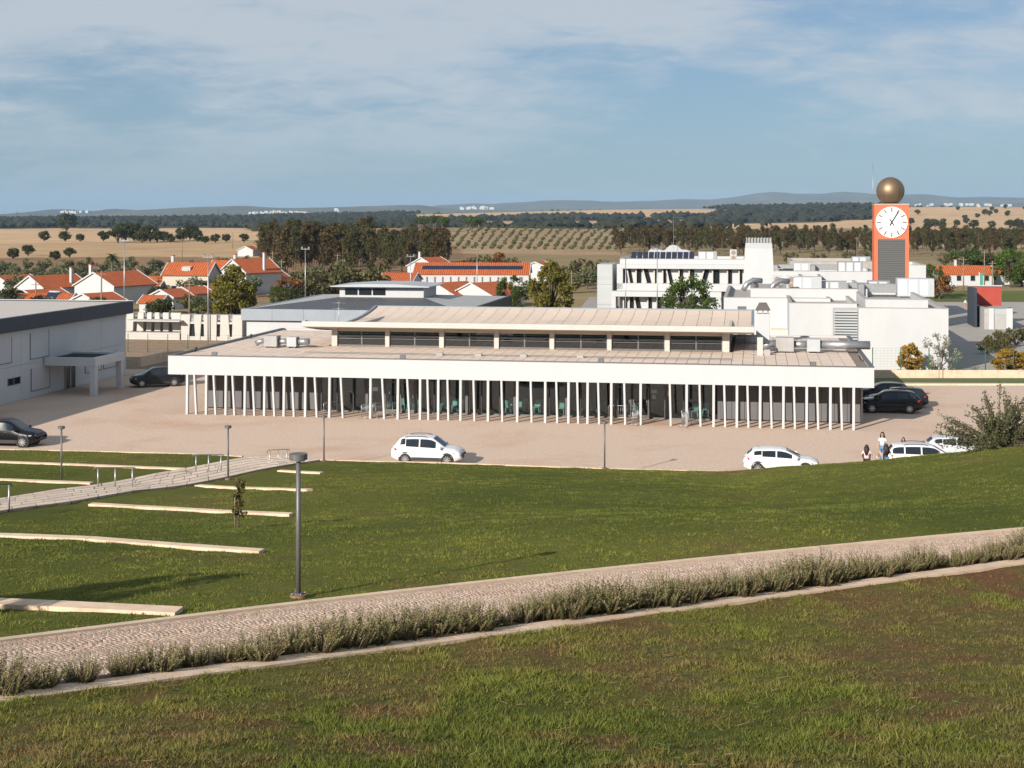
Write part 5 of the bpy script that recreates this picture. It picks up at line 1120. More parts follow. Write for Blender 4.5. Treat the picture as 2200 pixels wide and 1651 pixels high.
# sapling with stake
sp_ = hill_at(512, 1135); o = thing('sapling', 'young staked sapling with brownish leaves on the lawn', 'tree', sp_, 0)
hgt = 105/F*sp_.y; g = np.random.default_rng(4)
MB().tube([(0,0,-.1), (.02,0,hgt*.5), (0,.02,hgt*.95)], [.025,.02,.008], 6).build('trunk', M['bark'], o); MB().cyl((-.11,.0,-.1), (-.10,.0,hgt*.72), .02, n=6).build('stake', M['wood'], o)
pts = crown_pts([((g.normal()*.06+.02, g.normal()*.06, hgt*z), (.15, .15, .12)) for z in np.linspace(.25, .97, 16)], 34, g); pts[:,0] *= np.where(pts[:,2] > hgt*.8, 1.5, 1.0)
q = leaf_quads(pts, .10, g, 1.7); ob('crown', np_mesh('crown', q, np.arange(len(q)).reshape(-1, 4), leafmat('sapling_leaf', (.12,.105,.035))), o)
# big spiny shrub on the mound
p = on_hill(2150, 69.0); o = thing('spiny_shrub', 'large sprawling grey-green shrub with long twigs on the mound', 'bush', p-Vector((0,0,.1)), 0); o.scale = (1.3, 1.3, 1.3)
g = np.random.default_rng(9); T = MB(); pts = []
for k in range(120):
    a = g.random()*6.28; e = .05+1.3*g.random()**1.5; ln_ = (1.0+1.5*g.random())*(1.0 if e > .6 else 1.12); d = Vector((math.cos(a)*math.cos(e), math.sin(a)*math.cos(e), math.sin(e))); P = []
    for t in np.linspace(0, 1, 7): P.append(d*ln_*t+Vector((g.normal()*.05*t, g.normal()*.05*t, (.12*t if k % 2 else -.22*t*t)+g.normal()*.08*t))+Vector((0,0,.1)))
    T.tube(P, list(np.linspace(.03, .006, 7)), 4)
    for q in range(150):
        t = .10+.90*g.random(); i = min(int(t*6), 5); f = t*6-i; c = P[i].lerp(P[i+1], f); pts.append((c.x+g.normal()*.055, c.y+g.normal()*.055, c.z+g.normal()*.055))
T.build('branch', M['bark'], o, kind='stuff'); q = leaf_quads(np.array(pts), .085, g, 1.8); ob('foliage', np_mesh('foliage', q, np.arange(len(q)).reshape(-1, 4), leafmat('shrub_leaf', (.125,.13,.062))), o)
# row of aromatic shrubs along the footpath
def shrub_mesh(seed):
    g = np.random.default_rng(seed); tri = []; col = []
    for s in range(150):
        a = g.random()*6.28; r0 = .30*math.sqrt(g.random()); b = np.array([math.cos(a)*r0, math.sin(a)*r0, 0]); out = np.array([math.cos(a)*.85*g.random(), math.sin(a)*.85*g.random(), 1.0]); out /= np.linalg.norm(out); ln_ = .22+.36*g.random(); bend = g.normal(size=3)*.06
        dead = g.random() < .12; hue = g.random()
        for i in range(26):
            t = .12+.88*i/26; c = b+out*ln_*t+bend*t*t; th = i*2.4; d = np.array([math.cos(th), math.sin(th), .9]); d /= np.linalg.norm(d); l = (.060-.02*t)*(.7+.6*g.random()); w = np.cross(d, out); w = w/(np.linalg.norm(w)+1e-6)*.012
            if dead and g.random() < .6: continue
            tri.append([c-w, c+w, c+d*l]); k = (.30+.85*t)*(.75+.5*hue); base = np.array([.30,.25,.125]) if hue < .7 else np.array([.14,.155,.055]); col.append([base*k]*3)  # leaf colour darkened towards the sprig base: shade inside the shrub painted in
        w = np.array([.007, .0, 0]); tri.append([b-w, b+w, b+out*ln_]); col.append([np.array([.22,.16,.11])]*3)
    tri = np.array(tri).reshape(-1, 3); col = np.array(col).reshape(-1, 3)
    return np_mesh('foliage', tri, np.arange(len(tri)).reshape(-1, 3), M['shrubleaf'], col)
M['shrubleaf'] = mat('shrub_sprigs', (.1,.1,.1), .8, 0, attr='col', transl=.25, spec=.15)
SH = [shrub_mesh(40+k) for k in range(5)]
x = -8.6; i = 0
while x < 17.5:
    gap = False; sc = random.uniform(.5, .95)*(.72+.62*float(vnoise([x*.55], [3.3], 95, 2)[0]))*1.12*(.8+.25*np.clip((x+6)/10, 0, 1)); 
    y = float(pn(x))+.36+random.uniform(-.10, .22); 
    if not gap:
        o = thing('rosemary_shrub', 'grey-green sprig shrub in the row along the sett footpath', 'shrub', (x, y, zg1(x, y)+.02), random.uniform(0, 6.28), 'shrub row along the footpath'); o.scale = (sc*random.uniform(.9, 1.2), sc, sc*random.uniform(.85, 1.25)); ob('foliage', SH[i % 5], o)
    x += .40; i += 1
# weeds: loose broad-leaved tufts and dry litter in the foreground
def weeds():
    g = np.random.default_rng(21); n = 1500; y = 9+22*g.random(n); x = (g.random(n)*2-1)*(.4*y+1); k = keep_near(x, y) & (vnoise(x*.8, y*.8, 90, 3) > .55); x, y = x[k], y[k]; z = zg(x, y); tri = []; col = []
    for a, b, c in zip(x, y, z):
        cl = g.random()
        for q in range(9):
            th = g.random()*6.28; l = .025+.045*g.random(); d = np.array([math.cos(th), math.sin(th), .25+.5*g.random()]); w = np.array([-math.sin(th), math.cos(th), 0])*.009; p = np.array([a, b, c]); tri += [[p, p+d*l*.5-w, p+d*l], [p, p+d*l, p+d*l*.5+w]]; cc = (np.array([.07,.12,.035]) if cl < .6 else np.array([.17,.13,.06]))*(.7+.6*g.random()); col += [[cc]*3]*2
    tri = np.array(tri).reshape(-1, 3); ob('weeds', np_mesh('weeds', tri, np.arange(len(tri)).reshape(-1, 3), MG, np.array(col).reshape(-1, 3)), kind='stuff')
weeds()
def litter():
    g = np.random.default_rng(22); n = 2600; y = 9+22*g.random(n); x = (g.random(n)*2-1)*(.4*y+1); w = vnoise(x*.7, y*.9, 91, 3)+.10*np.clip(x/6, -1, 1); k = keep_near(x, y) & (w > .52); x, y = x[k], y[k]; n = len(x)
    th = g.random(n)*6.28; l = .05+.16*g.random(n)**2; d = np.stack([np.cos(th), np.sin(th)], 1)*l[:,None]/2; z0, z1 = zg(x-d[:,0], y-d[:,1]), zg(x+d[:,0], y+d[:,1])
    a = np.stack([x-d[:,0], y-d[:,1], z0+.03+.04*g.random(n)], 1); b = np.stack([x+d[:,0], y+d[:,1], z1+.03+.06*g.random(n)], 1); s = np.stack([-np.sin(th), np.cos(th), 0*th], 1)*.0028; s[:,2] = .002
    Vv = np.stack([a-s, a+s, b+s*.5, b-s*.5], 1).reshape(-1, 3); c = np.array([.30,.20,.10])*(.6+.8*g.random(n))[:,None]; ob('dry_stalks', np_mesh('dry_stalks', Vv, np.arange(n*4).reshape(-1, 4), MG, np.repeat(c, 4, 0)), kind='stuff')
litter()
# ---- tall masts and poles
def mast(px, ytop, Y, label, n=2):
    p = ground_pt(px, 0, Y); zt = H-(ytop-HY)/F*Y; o = thing('floodlight_mast', label, 'mast', p, 0, 'floodlight masts')
    MB().cyl((0,0,0), (0,0,zt), .08, .045, 8).build('pole', M['steel'], o); MB().box(-.65, .65, -.05, .05, zt-.3, zt-.2).build('crossarm', M['steel'], o)
    for k in range(n):
        x = -.5+1.0*k/(n-1); MB().prism([(-.14, zt-.18), (.10, zt-.1), (.16, zt+.14), (-.08, zt+.06)], 'x', x-.13, x+.13).build('floodlight', M['lamp'], o)
mast(267, 513, 190, 'tall thin floodlight mast behind the panelled building'); mast(447, 548, 172, 'floodlight mast beside the yellowing plane tree'); mast(656, 532, 215, 'floodlight mast in front of the dark eucalyptus stand'); mast(882, 548, 225, 'double-headed floodlight mast by the long white building'); mast(1344, 548, 180, 'floodlight mast at the grey-clad end of the school'); mast(1412, 531, 178, 'floodlight mast in front of the school windows'); mast(1025, 533, 240, 'floodlight mast in front of the orange roof with solar strip')
def pole(px, ytop, Y, label, bars=1):
    p = ground_pt(px, 0, Y); zt = H-(ytop-HY)/F*Y-p.z; o = thing('utility_pole', label, 'pole', p, 0, 'utility poles')
    MB().cyl((0,0,0), (0,0,zt), .14, .09, 7).build('pole', M['wood'], o); MB().box(-.7, .7, -.06, .06, zt-.5, zt-.4).build('crossarm', M['wood'], o)
for px, yt, Y, lab in ((391,512,420,'wooden pole in front of the holm oak hedge'),(500,500,560,'wooden pole near the isolated cottage'),(586,540,330,'wooden pole at the edge of the eucalyptus stand'),(605,558,280,'concrete pole beside the grey mast'),(725,545,330,'pale pole among the eucalyptus trunks'),(77,606,225,'short pole among the low village roofs'),(407,605,205,'slim pole before the cream house'),(1841,510,470,'tall pale pole beside the clock tower trees'),(2070,553,280,'street pole above the long low cottage'),(2132,561,260,'pale pole in front of the small joined cottage'),(218,582,190,'thin pole by the large white gable'),(1228,582,250,'pole beside the loose dark tree'),(2115,538,300,'thin pole behind the banner mast')): pole(px, yt, Y, lab)
def pylon(px, yt, yb, Y, label):
    a, b = at(px, yb, Y), at(px, yt, Y); o = thing('power_pylon', label, 'pylon', (a.x, a.y, a.z), 0, 'far lattice pylons'); h = b.z-a.z; mb = MB()
    for s1 in (-1, 1):
        for s2 in (-1, 1): mb.tube([(s1*h*.11, s2*h*.11, 0), (s1*h*.03, s2*h*.03, h*.7), (0, 0, h)], [.22,.2,.15], 3)
    for k in range(6): z = h*k/7; w = h*(.11-.08*k/5); mb.tube([(-w,-w,z), (w,-w,z+h/8)], .14, 3); mb.tube([(w,-w,z), (-w,-w,z+h/8)], .14, 3)
    mb.build('lattice', M['lamp'], o, kind='stuff')
    for z in (.72, .86): MB().tube([(-h*.2,0,h*z), (h*.2,0,h*z)], .2, 3).build('crossarm', M['lamp'], o)
pylon(692, 461, 486, 2900, 'lattice pylon above the dark woods'); pylon(1626, 447, 468, 2900, 'lattice pylon in the far oak woods'); pylon(37, 453, 463, 4600, 'tiny lattice pylon on the far plain'); pylon(470, 448, 460, 3600, 'lattice pylon on the horizon near the far town')
p = ground_pt(1447, 0, 214); o = thing('radio_mast', 'thin radio mast behind the curled gable', 'mast', p, 0); MB().cyl((0,0,0), (0,0,15-(468-HY)/F*214), .05, .02, 6).build('pole', M['steel'], o)
# ================================================================== cars
def paint(name, col, rough=.28, coat=.5): return mat(name, col, rough, .02, 1, spec=.4, coat=coat)
PW, PS, PB, PD = paint('white_car_paint', (.72,.72,.71)), paint('silver_car_paint', (.52,.54,.56)), paint('black_car_paint', (.006,.0065,.008), .2, .0), paint('dark_blue_grey_paint', (.012,.015,.020), .22, .0)
def car(kind, loc, rz, label, pm):
    S = dict(
      suv=dict(L=4.28, W=.89, top=[(-2.14,.62),(-2.12,.95),(-2.05,1.08),(-1.98,1.12),(-1.62,1.56),(-1.40,1.625),(-.7,1.66),(.1,1.655),(.42,1.60),(1.12,1.10),(1.22,1.055),(1.75,.97),(2.02,.86),(2.12,.70),(2.14,.55)], belt=[(-2.14,.98),(-1.2,1.08),(.9,1.0),(2.14,.75)], zb=.22, r=.345, wb=(-1.25,1.31), win=[(-1.62,-1.26,.28,1.0),(-1.22,-.42,.05,.92),(-.34,.62,.05,.92)], clad=True, ws=(.40,1.13), rw=(-2.0,-1.64), rails=True),
      hatch=dict(L=4.29, W=.89, top=[(-2.14,.6),(-2.12,.88),(-2.02,1.0),(-1.95,1.05),(-1.62,1.33),(-1.35,1.39),(-.6,1.435),(.0,1.42),(.30,1.36),(1.08,.98),(1.2,.94),(1.75,.86),(2.03,.76),(2.13,.62),(2.14,.5)], belt=[(-2.14,.92),(-1.2,.98),(.9,.90),(2.14,.68)], zb=.18, r=.325, wb=(-1.33,1.37), win=[(-1.55,-1.12,.3,.96),(-1.08,-.32,.06,.92),(-.24,.62,.05,.92)], clad=False, ws=(.28,1.1), rw=(-1.97,-1.64), rails=False),
      wagon=dict(L=4.55, W=.88, top=[(-2.27,.6),(-2.25,.95),(-2.18,1.02),(-1.85,1.42),(-1.6,1.47),(-.6,1.50),(.15,1.48),(.45,1.42),(1.2,1.0),(1.32,.95),(1.9,.88),(2.18,.76),(2.26,.6),(2.27,.5)], belt=[(-2.27,.95),(-1.2,.96),(.9,.92),(2.27,.68)], zb=.18, r=.32, wb=(-1.32,1.36), win=[(-1.95,-1.30,.08,.92),(-1.22,-.34,.05,.94),(-.26,.74,.05,.94)], clad=False, ws=(.43,1.22), rw=(-2.16,-1.87), rails=True),
      big=dict(L=4.6, W=.92, top=[(-2.3,.65),(-2.28,1.0),(-2.2,1.1),(-1.8,1.52),(-1.5,1.62),(-.6,1.67),(.15,1.66),(.45,1.60),(1.2,1.12),(1.32,1.08),(1.95,.99),(2.2,.85),(2.29,.7),(2.3,.55)], belt=[(-2.3,1.02),(-1.2,1.10),(.9,1.03),(2.3,.78)], zb=.22, r=.36, wb=(-1.35,1.40), win=[(-1.85,-1.36,.12,.95),(-1.28,-.40,.05,.93),(-.32,.70,.05,.93)], clad=True, ws=(.43,1.22), rw=(-2.17,-1.83), rails=True))[kind]
    o = thing('parked_car', label, 'car', loc, rz, 'cars parked around the pavilion')
    L_, w, zb = S['L'], S['W'], S['zb']; tx, tz = zip(*S['top']); bx, bz = zip(*S['belt'])
    zt = lambda x: float(np.interp(x, tx, tz)); be = lambda x: min(float(np.interp(x, bx, bz)), zt(x)-.02)
    def hwid(x): t = abs(x)/(L_/2); return w*(1-.16*max(0, (t-.72)/.28)**2.0)
    def wroof(x): return hwid(x)*(.80 if zt(x)-be(x) > .3 else .80+.13*(1-min(1, (zt(x)-be(x))/.3)))
    xs = sorted(set(list(np.linspace(-L_/2, L_/2, 40))+list(tx)))
    def sec(x):
        h, b, t = hwid(x), be(x), zt(x); wr = wroof(x); zbb = zb+.16*max(0, (abs(x)/(L_/2)-.82)/.18)
        return [(0, zbb), (h*.86, zbb), (h*.97, zbb+.10), (h, zbb+.28), (h*.995, (zbb+b)/2+.08), (h*.965, b), (wr, max(b+.01, t-.07)), (wr*.86, t-.018), (wr*.45, t), (0, t+.008)]
    mb = MB(); cols = []
    vs = []; ns = 19
    for x in xs:
        s = sec(x); ring = [(x, y, z) for y, z in s]+[(x, -y, z) for y, z in s[-2::-1]]; vs += ring[:ns]
    fs = [[i*ns+j, (i+1)*ns+j, (i+1)*ns+j+1, i*ns+j+1] for i in range(len(xs)-1) for j in range(ns-1)]+[list(range(ns)), [(len(xs)-1)*ns+j for j in range(ns)]]
    mb.add(vs, fs, 0, True); body = mb.build('body', pm, o)
    def side(x, s, sg, off): h, b, t = hwid(x)*.965, be(x), max(be(x)+.01, zt(x)-.07); wr = wroof(x); return (x, sg*(h+(wr-h)*s+off), b+(t-b)*s+off*.3)
    for sg in (-1, 1):
        for a, b, s0, s1 in S['win']:
            q = np.linspace(a, b, 8); MB().grid(lambda x, s: side(x, s0+(s1-s0)*s if True else 0, sg, .008), q, [0, .5, 1]).build('side_window', M['carglass'], o)
    for a, b, nm in ((*S['ws'], 'windscreen'), (*S['rw'], 'rear_window')):
        q = np.linspace(a+.02, b-.02, 7); MB().grid(lambda x, y: (x, y*wroof(x)*(.90 if nm == 'windscreen' else .84), zt(x)+.012-.02*abs(y)**3-(.035*max(0, abs(y)-.86)/.14)), q, np.linspace(-1, 1, 9)).build(nm, M['carglass'], o)
    r = S['r']; k = 0
    for x in S['wb']:
        for sg in (-1, 1):
            y = sg*(w-.01)
            MB().cyl((x, y-sg*.12, r+.02), (x, y+sg*.006, r+.02), r+.07, n=28, smooth=False).build('wheel_arch', M['plastic'], o)
            t = MB().cyl((x, y-sg*.2, r), (x, y+sg*.028, r), r, n=26).build('wheel', M['tyre'], o)
            MB().cyl((x, y+sg*.029, r), (x, y+sg*.033, r), r*.70, n=24, smooth=False).build('rim_back', M['dark'], t)
            m_ = MB().cyl((x, y+sg*.034, r), (x, y+sg*.045, r), r*.16, n=10)
            for q in range(10):
                a = q*2*math.pi/10; d = Vector((math.cos(a), 0, math.sin(a))); m_.obox(Vector((x, y+sg*.04, r))+d*r*.14, Vector((x, y+sg*.04, r))+d*r*.69, r*.13, .012, up=Vector((0,1,0)))
            m_.build('rim', M['alloy'], t, kind='stuff')
    if S['clad']:
        for sg in (-1, 1): MB().grid(lambda x, z: (x, sg*(hwid(x)*(.995)+.010), zb+z), np.linspace(S['wb'][0]+r+.08, S['wb'][1]-r-.08, 6), [.06, .2, .26]).build('sill_cladding', M['plastic'], o)
    for e, sg_ in ((-1, 'rear_bumper'), (1, 'front_bumper')):
        x0 = e*L_/2; MB().grid(lambda y, z: (x0+e*.012-e*.12*abs(y)**3, y*w*.84, zb+.16+z), np.linspace(-1, 1, 9), [.0, .12, .2]).build(sg_, M['plastic'], o)
    xf = L_/2
    for sg in (-1, 1):
        MB().grid(lambda a, b: (xf-.06-a*.42, sg*(hwid(xf-.06-a*.42)*(.90+.10*a)+.012), be(xf-.1)-.10+a*.05+b*.11*(1-.4*a)), np.linspace(0, 1, 6), [0, .5, 1]).build('headlight', M['headlight'], o)
        MB().grid(lambda a, b: (-xf+.05+a*.30, sg*(hwid(-xf+.05+a*.3)*(.92+.075*a)+.012), be(-xf+.1)-.16+a*.03+b*.2*(1-.45*a)), np.linspace(0, 1, 5), [0, .5, 1]).build('tail_light', M['taillight'], o)
        mx_ = S['ws'][1]-.22; m_ = MB().bbox(mx_-.07, mx_+.07, sg*(w+.10)-.10, sg*(w+.10)+.10, be(mx_)+.02, be(mx_)+.17, .03); m_.build('mirror', pm, o)
        for hx in (-.85, .15): MB().box(hx, hx+.2, sg*(w*.985)-.008, sg*(w*.985)+.018, be(hx)-.12, be(hx)-.09).build('door_handle', pm, o)
        for hx in (-.38, S['win'][2][1]+.28):
            MB().tube([(hx, sg*(hwid(hx)+.001), zb+.3), (hx, sg*(hwid(hx)*.998), (zb+be(hx))/2+.08), (hx, sg*(hwid(hx)*.967), be(hx)-.01)], .006, 4).build('door_seam', M['plastic'], o)
        if S['rails']: MB().tube([(x, sg*wroof(x)*.90, zt(x)+.045-(.05 if i in (0, 5) else 0)) for i, x in enumerate(np.linspace(-1.3, .1, 6))], .02, 6).build('roof_rail', M['plastic'], o)
    MB().grid(lambda y, z: (xf+.012-.03*abs(y), y*.42, be(xf-.1)-.22+z*.15), np.linspace(-1, 1, 5), [0, 1]).build('grille', M['black'], o)
    MB().box(-xf-.03, -xf-.008, -.26, .26, zb+.38, zb+.49).build('number_plate', M['clockwhite'], o)
    MB().tube([(-1.25, 0, zt(-1.25)), (-1.42, 0, zt(-1.25)+.22)], .008, 4).build('aerial', M['black'], o)
    return o
def gp(px, Y): return Vector(((px-CX)/F*Y, Y, .0))
car('suv', gp(921, 87.2), ANG, 'white compact crossover with dark lower cladding parked alone by the lawn edge', PW)
car('hatch', gp(1678, 84.2), ANG, 'white hatchback with its nose hidden behind the grassy mound', PW)
car('wagon', gp(1987, 85.2), ANG+R(2), 'white estate car with roof rails behind the seated people', PW)
car('hatch', gp(2062, 88.6), ANG, 'pale silver car parked behind the white estate', PS)
car('big', gp(18, 94.0), ANG+R(2), 'black sport utility car at the edge of the terraces', PB)
car('big', gp(338, 126.5), R(200), 'dark grey saloon-like car parked beside the portico', PD)
car('big', gp(1912, 109.8), R(171), 'black car parked tail outwards at the shaded end of the pavilion', PB)
car('wagon', gp(1928, 113.0), R(171), 'dark silver estate parked between the black car and the fence', PD)
car('hatch', gp(1898, 117.0), R(171), 'dark blue car furthest along the row beside the pavilion end', PD)
car('hatch', Vector((gp(2031, 295).x, 295, hz1(gp(2031, 295).x, 295))), R(5), 'white car parked on the lane before the long low cottage', PW)
# ================================================================== people
def skin_body(name, joints, edges, mats, parent, sub=2):
    me = bpy.data.meshes.new(name); me.from_pydata([j[0] for j in joints], edges, []); me.materials.append(mats)
    o = bpy.data.objects.new(name, me); C.objects.link(o); o.parent = parent
    md = o.modifiers.new('skin', 'SKIN'); md.use_smooth_shade = True
    for i, j in enumerate(joints):
        r = j[1]; me.skin_vertices[0].data[i].radius = (r, r) if not hasattr(r, '__len__') else r
    me.skin_vertices[0].data[0].use_root = True
    s = o.modifiers.new('sub', 'SUBSURF'); s.levels = sub; s.render_levels = sub
    return o
def hand_joints(J, E, wrist, d, side):
    """palm and five bent fingers added to the skeleton, rooted at joint index wrist"""
    p = Vector(J[wrist][0]); d = Vector(d).normalized(); a = d.cross(Vector(side)).normalized(); s = a.cross(d).normalized()
    J.append((tuple(p+d*.05), .024)); palm = len(J)-1; E.append((wrist, palm))
    for k, (off, ln) in enumerate(((-.024, .055), (-.008, .066), (.008, .062), (.024, .050))):
        b = p+d*.085+s*off; J.append((tuple(b), .0085)); i0 = len(J)-1; E.append((palm, i0)); J.append((tuple(b+d*ln*.5+a*.006), .0078)); E.append((i0, i0+1)); J.append((tuple(b+d*ln*.9+a*.022), .0065)); E.append((i0+1, i0+2))
    b = p+d*.045-s*.036; J.append((tuple(b), .0095)); E.append((palm, len(J)-1)); J.append((tuple(b+d*.045-s*.012+a*.012), .008)); E.append((len(J)-2, len(J)-1))
def person(loc, rz, label, pose, top, bottom, sc=1.0, hairlen=.42, topcol=None):
    o = thing('person', label, 'person', loc, rz); o.scale = (sc, sc, sc)
    # faces local +y; feet/seat at z=0
    if pose == 'stand':
        pel, ch, nk, hd = (0,0,.92), (0,.0,1.28), (0,.0,1.45), (0,.02,1.56)
        knees = [(-.10,.03,.50), (.10,.04,.50)]; ank = [(-.11,-.02,.08), (.11,.0,.08)]; toe = [(-.12,.14,.03), (.12,.16,.03)]
        elb = [(-.25,.02,1.12), (.24,-.05,1.10)]; wr = [(-.32,.12,.92), (.27,.0,.86)]
    else:
        lean = .10 if pose == 'sit_back' else -.06
        pel, ch, nk, hd = (0,0,.11), (0,-lean,.44), (0,-lean*1.2,.60), (0,-lean*1.1+.03,.71)
        knees = [(-.16,.36,.40), (.16,.38,.38)]; ank = [(-.14,.62,.08), (.15,.64,.06)]; toe = [(-.15,.78,.05), (.16,.80,.04)]
        elb = [(-.27,.04,.32), (.28,.08,.32)]; wr = [(-.20,.26,.36), (.22,.30,.34)]
        if pose == 'sit_back': elb = [(-.25,-.20,.30), (.26,-.18,.28)]; wr = [(-.28,-.30,.06), (.30,-.26,.06)]
    J = [(pel, (.135,.105)), ((pel[0], (pel[1]+ch[1])/2, (pel[2]+ch[2])/2), (.115,.09)), (ch, (.14,.095)), (nk, .05), (hd, (.082,.095)), ((hd[0], hd[1], hd[2]+.09), (.07,.08))]
    E = [(0,1),(1,2),(2,3),(3,4),(4,5)]
    for i, sg in ((0,-1),(1,1)):
        J.append(((sg*.155, ch[1], ch[2]+.06), .052)); E.append((2, len(J)-1)); sh = len(J)-1
        J.append((elb[i], .038)); E.append((sh, len(J)-1)); J.append((wr[i], .026)); E.append((len(J)-2, len(J)-1)); w_ = len(J)-1
        hand_joints(J, E, w_, Vector(wr[i])-Vector(elb[i]), (sg, .3, .2))
        J.append(((sg*.09, pel[1]+.02, pel[2]-.03), .085)); E.append((0, len(J)-1)); h_ = len(J)-1
        J.append((knees[i], .058)); E.append((h_, len(J)-1)); J.append((ank[i], .040)); E.append((len(J)-2, len(J)-1)); J.append((toe[i], .034)); E.append((len(J)-2, len(J)-1))
    skin_body('body', J, E, M['skin'], o)
    # clothes: a shirt and trousers a little larger than the body
    SJ = [((pel[0], pel[1], pel[2]+.04), (.150,.12)), (J[1][0], (.132,.105)), (ch, (.156,.112)), ((nk[0], nk[1], nk[2]-.07), .072)]; SE = [(0,1),(1,2),(2,3)]
    for i, sg in ((0,-1),(1,1)):
        s0 = Vector((sg*.155, ch[1], ch[2]+.06)); e = Vector(elb[i]); SJ.append((tuple(s0), .066)); SE.append((2, len(SJ)-1)); SJ.append((tuple(s0.lerp(e, .62)), .056)); SE.append((len(SJ)-2, len(SJ)-1))
    skin_body('shirt', SJ, SE, mat('shirt_cloth', top, .85, .08, 12), o)
    short = pose == 'sit_back'; BJ = [(pel, (.150,.122))]; BE = []
    for i, sg in ((0,-1),(1,1)):
        BJ.append(((sg*.09, pel[1]+.02, pel[2]-.03), .098)); BE.append((0, len(BJ)-1)); k = Vector(knees[i])
        if short: BJ.append((tuple(Vector(BJ[-1][0]).lerp(k, .5)), .08)); BE.append((len(BJ)-2, len(BJ)-1))
        else: BJ.append((tuple(k), .070)); BE.append((len(BJ)-2, len(BJ)-1)); BJ.append((ank[i], .052)); BE.append((len(BJ)-2, len(BJ)-1))
    skin_body('trousers', BJ, BE, mat('trouser_cloth', bottom, .85, .1, 12), o)
    for i, sg in ((0,-1),(1,1)):
        a, t = Vector(ank[i]), Vector(toe[i]); skin_body('shoe', [(tuple(a-Vector((0,.03,.03))), .048), (tuple(a.lerp(t, .55)-Vector((0,0,.01))), .046), (tuple(t), .036)], [(0,1),(1,2)], M['clockwhite'], o, 1)
    h = Vector(hd)
    # face
    for sg in (-1, 1):
        MB().lathe([(0,-.012),(.009,-.008),(.012,0),(.009,.008),(0,.012)], 8, (h.x+sg*.030, h.y+.088, h.z+.035)).build('eye', M['black'], o); MB().lathe([(0,-.03),(.012,-.02),(.016,0),(.012,.022),(0,.03)], 8, (h.x+sg*.086, h.y, h.z+.02)).build('ear', M['skin'], o)
    MB().prism([(h.y+.08, h.z+.03), (h.y+.115, h.z-.005), (h.y+.08, h.z-.012)], 'x', h.x-.012, h.x+.012).build('nose', M['skin'], o); MB().box(h.x-.025, h.x+.025, h.y+.078, h.y+.092, h.z-.045, h.z-.035).build('mouth', mat('lips', (.4,.14,.12), .5), o)
    # long hair: cap plus a fall of strands down the back
    hm = MB(); n = 14
    for i in range(7):
        el = R(-25)+i*R(115)/6
    hm.grid(lambda a, e: (h.x+.096*math.cos(a)*math.cos(e), h.y-.012+.112*math.sin(a)*math.cos(e), h.z+.045+.115*math.sin(e)), np.linspace(R(150), R(390), 18), np.linspace(R(-35), R(90), 8))
    hm.grid(lambda a, e: (h.x+.096*math.cos(a)*math.cos(e), h.y-.012+.112*math.sin(a)*math.cos(e), h.z+.045+.115*math.sin(e)), np.linspace(R(30), R(150), 10), np.linspace(R(38), R(90), 5))
    g = random.Random(len(label))
    for k in range(26):
        a = R(165)+R(210)*k/25; x0, y0 = .092*math.cos(a), .105*math.sin(a); ln = hairlen*g.uniform(.75, 1.05); P = [(h.x+x0, h.y-.012+y0, h.z+.05), (h.x+x0*1.15+g.uniform(-.01,.01), h.y-.03+y0*1.15, h.z-.06), (h.x+x0*1.25+g.uniform(-.03,.03), h.y-.055+y0*1.05+g.uniform(-.02,.02), h.z-.04-ln*.55), (h.x+x0*1.1+g.uniform(-.04,.04), h.y-.06+y0*.95+g.uniform(-.02,.02), h.z-.04-ln)]
        hm.tube(P, [.018,.024,.022,.006], 5)
    hm.build('hair', M['hair'], o); return o
def hp(px, Y, dz=0.0): p = on_hill(px, Y); p.z += dz; return p
person(hp(1862, 73.6), R(-12), 'person with long dark hair in a pale pink top sitting on the grass crest', 'sit', (.66,.56,.60), (.02,.02,.022))
person(hp(1902, 73.2), R(8), 'person in a blue top and denim shorts leaning back on the grass', 'sit_back', (.05,.14,.26), (.10,.22,.42))
person(hp(1896, 75.6, .0), R(150), 'person in a light blue top standing on the slope beyond the seated pair', 'stand', (.52,.64,.74), (.12,.22,.38), .98, .34)
person(Vector((gp(1941, 87.8).x, 87.8, 0)), R(170), 'person mostly hidden behind the roof of the white estate car', 'stand', (.2,.1,.1), (.05,.06,.1), .86, .2)
person(Vector((gp(2081, 228).x, 228, .02)), R(60), 'distant person in dark clothes standing in the school yard', 'stand', (.05,.06,.06), (.03,.03,.04), 1.0, .1)
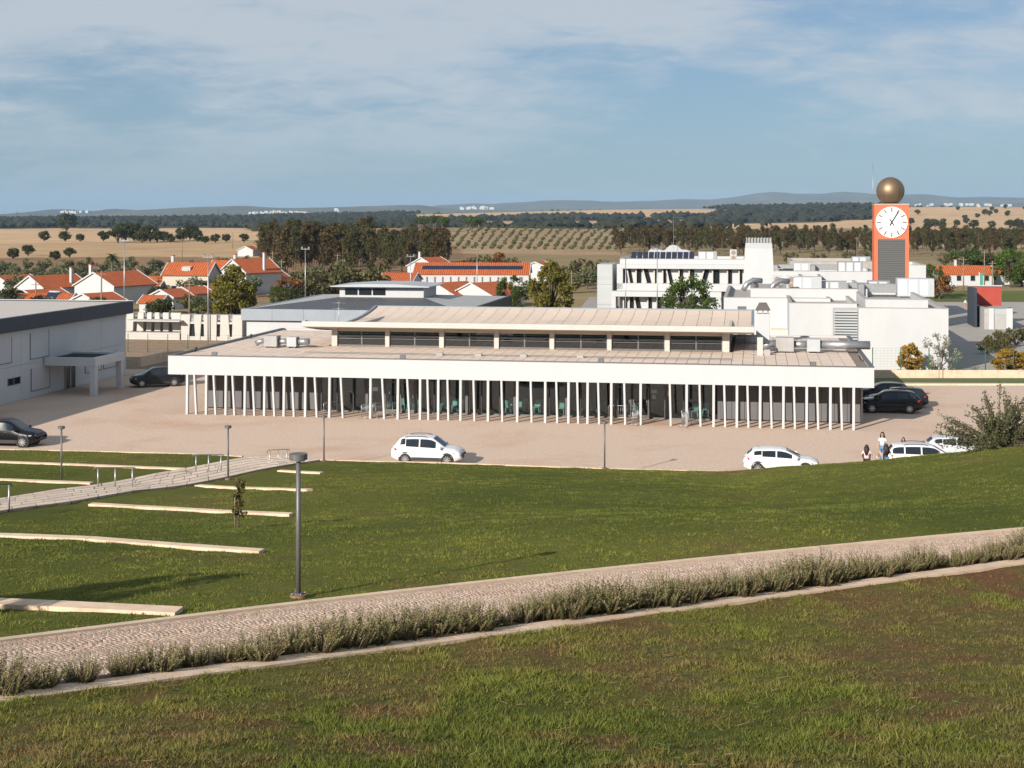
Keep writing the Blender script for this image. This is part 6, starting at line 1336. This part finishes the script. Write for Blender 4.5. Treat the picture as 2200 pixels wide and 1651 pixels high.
person(Vector((gp(2074, 228.5).x, 228.5, .02)), R(200), 'distant person in a white top beside the dark-clothed one in the school yard', 'stand', (.75,.74,.70), (.45,.25,.18), 1.0, .1)
# ---- small extras
p = ground_pt(112, 0, 212); o = thing('solar_water_heater', 'rooftop solar water heater on a white stack among the low roofs', 'water heater', (p.x, p.y, 0), R(-15))
MB().bbox(-.75, .75, -.4, .6, 0, 2.5, .02).build('stack', M['white'], o)
for k in (0, 1): MB().prism([(-.7, 2.55), (.6, 3.6), (.6, 3.68), (-.7, 2.63)], 'x', -.95+k*.97, -.02+k*.97).build('collector', M['solar'], o)
MB().cyl((-.9, .75, 3.55), (.95, .75, 3.55), .26, n=12).build('tank', M['steel_w'], o)
sheet('sports_court', [(26,150), (10,222), (14,262), (30,262), (26,222)], .02, mat('court_asphalt', (.33,.29,.26), .9, .08, .6))
lk = thing('lane_kerb', 'pale kerb line along the lane in front of the retaining wall', 'kerb')
for k in range(18): MB().box(30+k*1.8+.01, 30+k*1.8+1.79, 126.9, 127.15, 0, .13).build('kerbstone', M['concrete'], lk)
p = at(2016, 805, 132); o = thing('road_mirror', 'small round traffic mirror on a post by the retaining wall', 'mirror', (p.x, 131.8, 0), 0)
MB().cyl((0,0,0), (0,0,1.5), .03, n=8).build('post', M['steel'], o); MB().cyl((0,-.03,1.75), (0,.0,1.75), .26, n=20, smooth=False).build('frame', M['steel_w'], o); MB().cyl((0,-.045,1.75), (0,-.031,1.75), .2, n=20, smooth=False).build('glass', M['alloy'], o)
# ================================================================== the air
hzm = bpy.data.materials.new('haze_air'); hzm.use_nodes = True; nt = hzm.node_tree; nt.nodes.clear()
pv = N(nt, 'ShaderNodeVolumePrincipled', Density=HAZE); pv.inputs['Color'].default_value = (.50,.74,1.0,1); pv.inputs['Anisotropy'].default_value = 0.0
o_ = N(nt, 'ShaderNodeOutputMaterial'); L(nt, pv.outputs[0], o_.inputs['Volume'])
MB().box(-27000, 27000, -60, 27500, -14, 330).build('haze', hzm, kind='stuff')
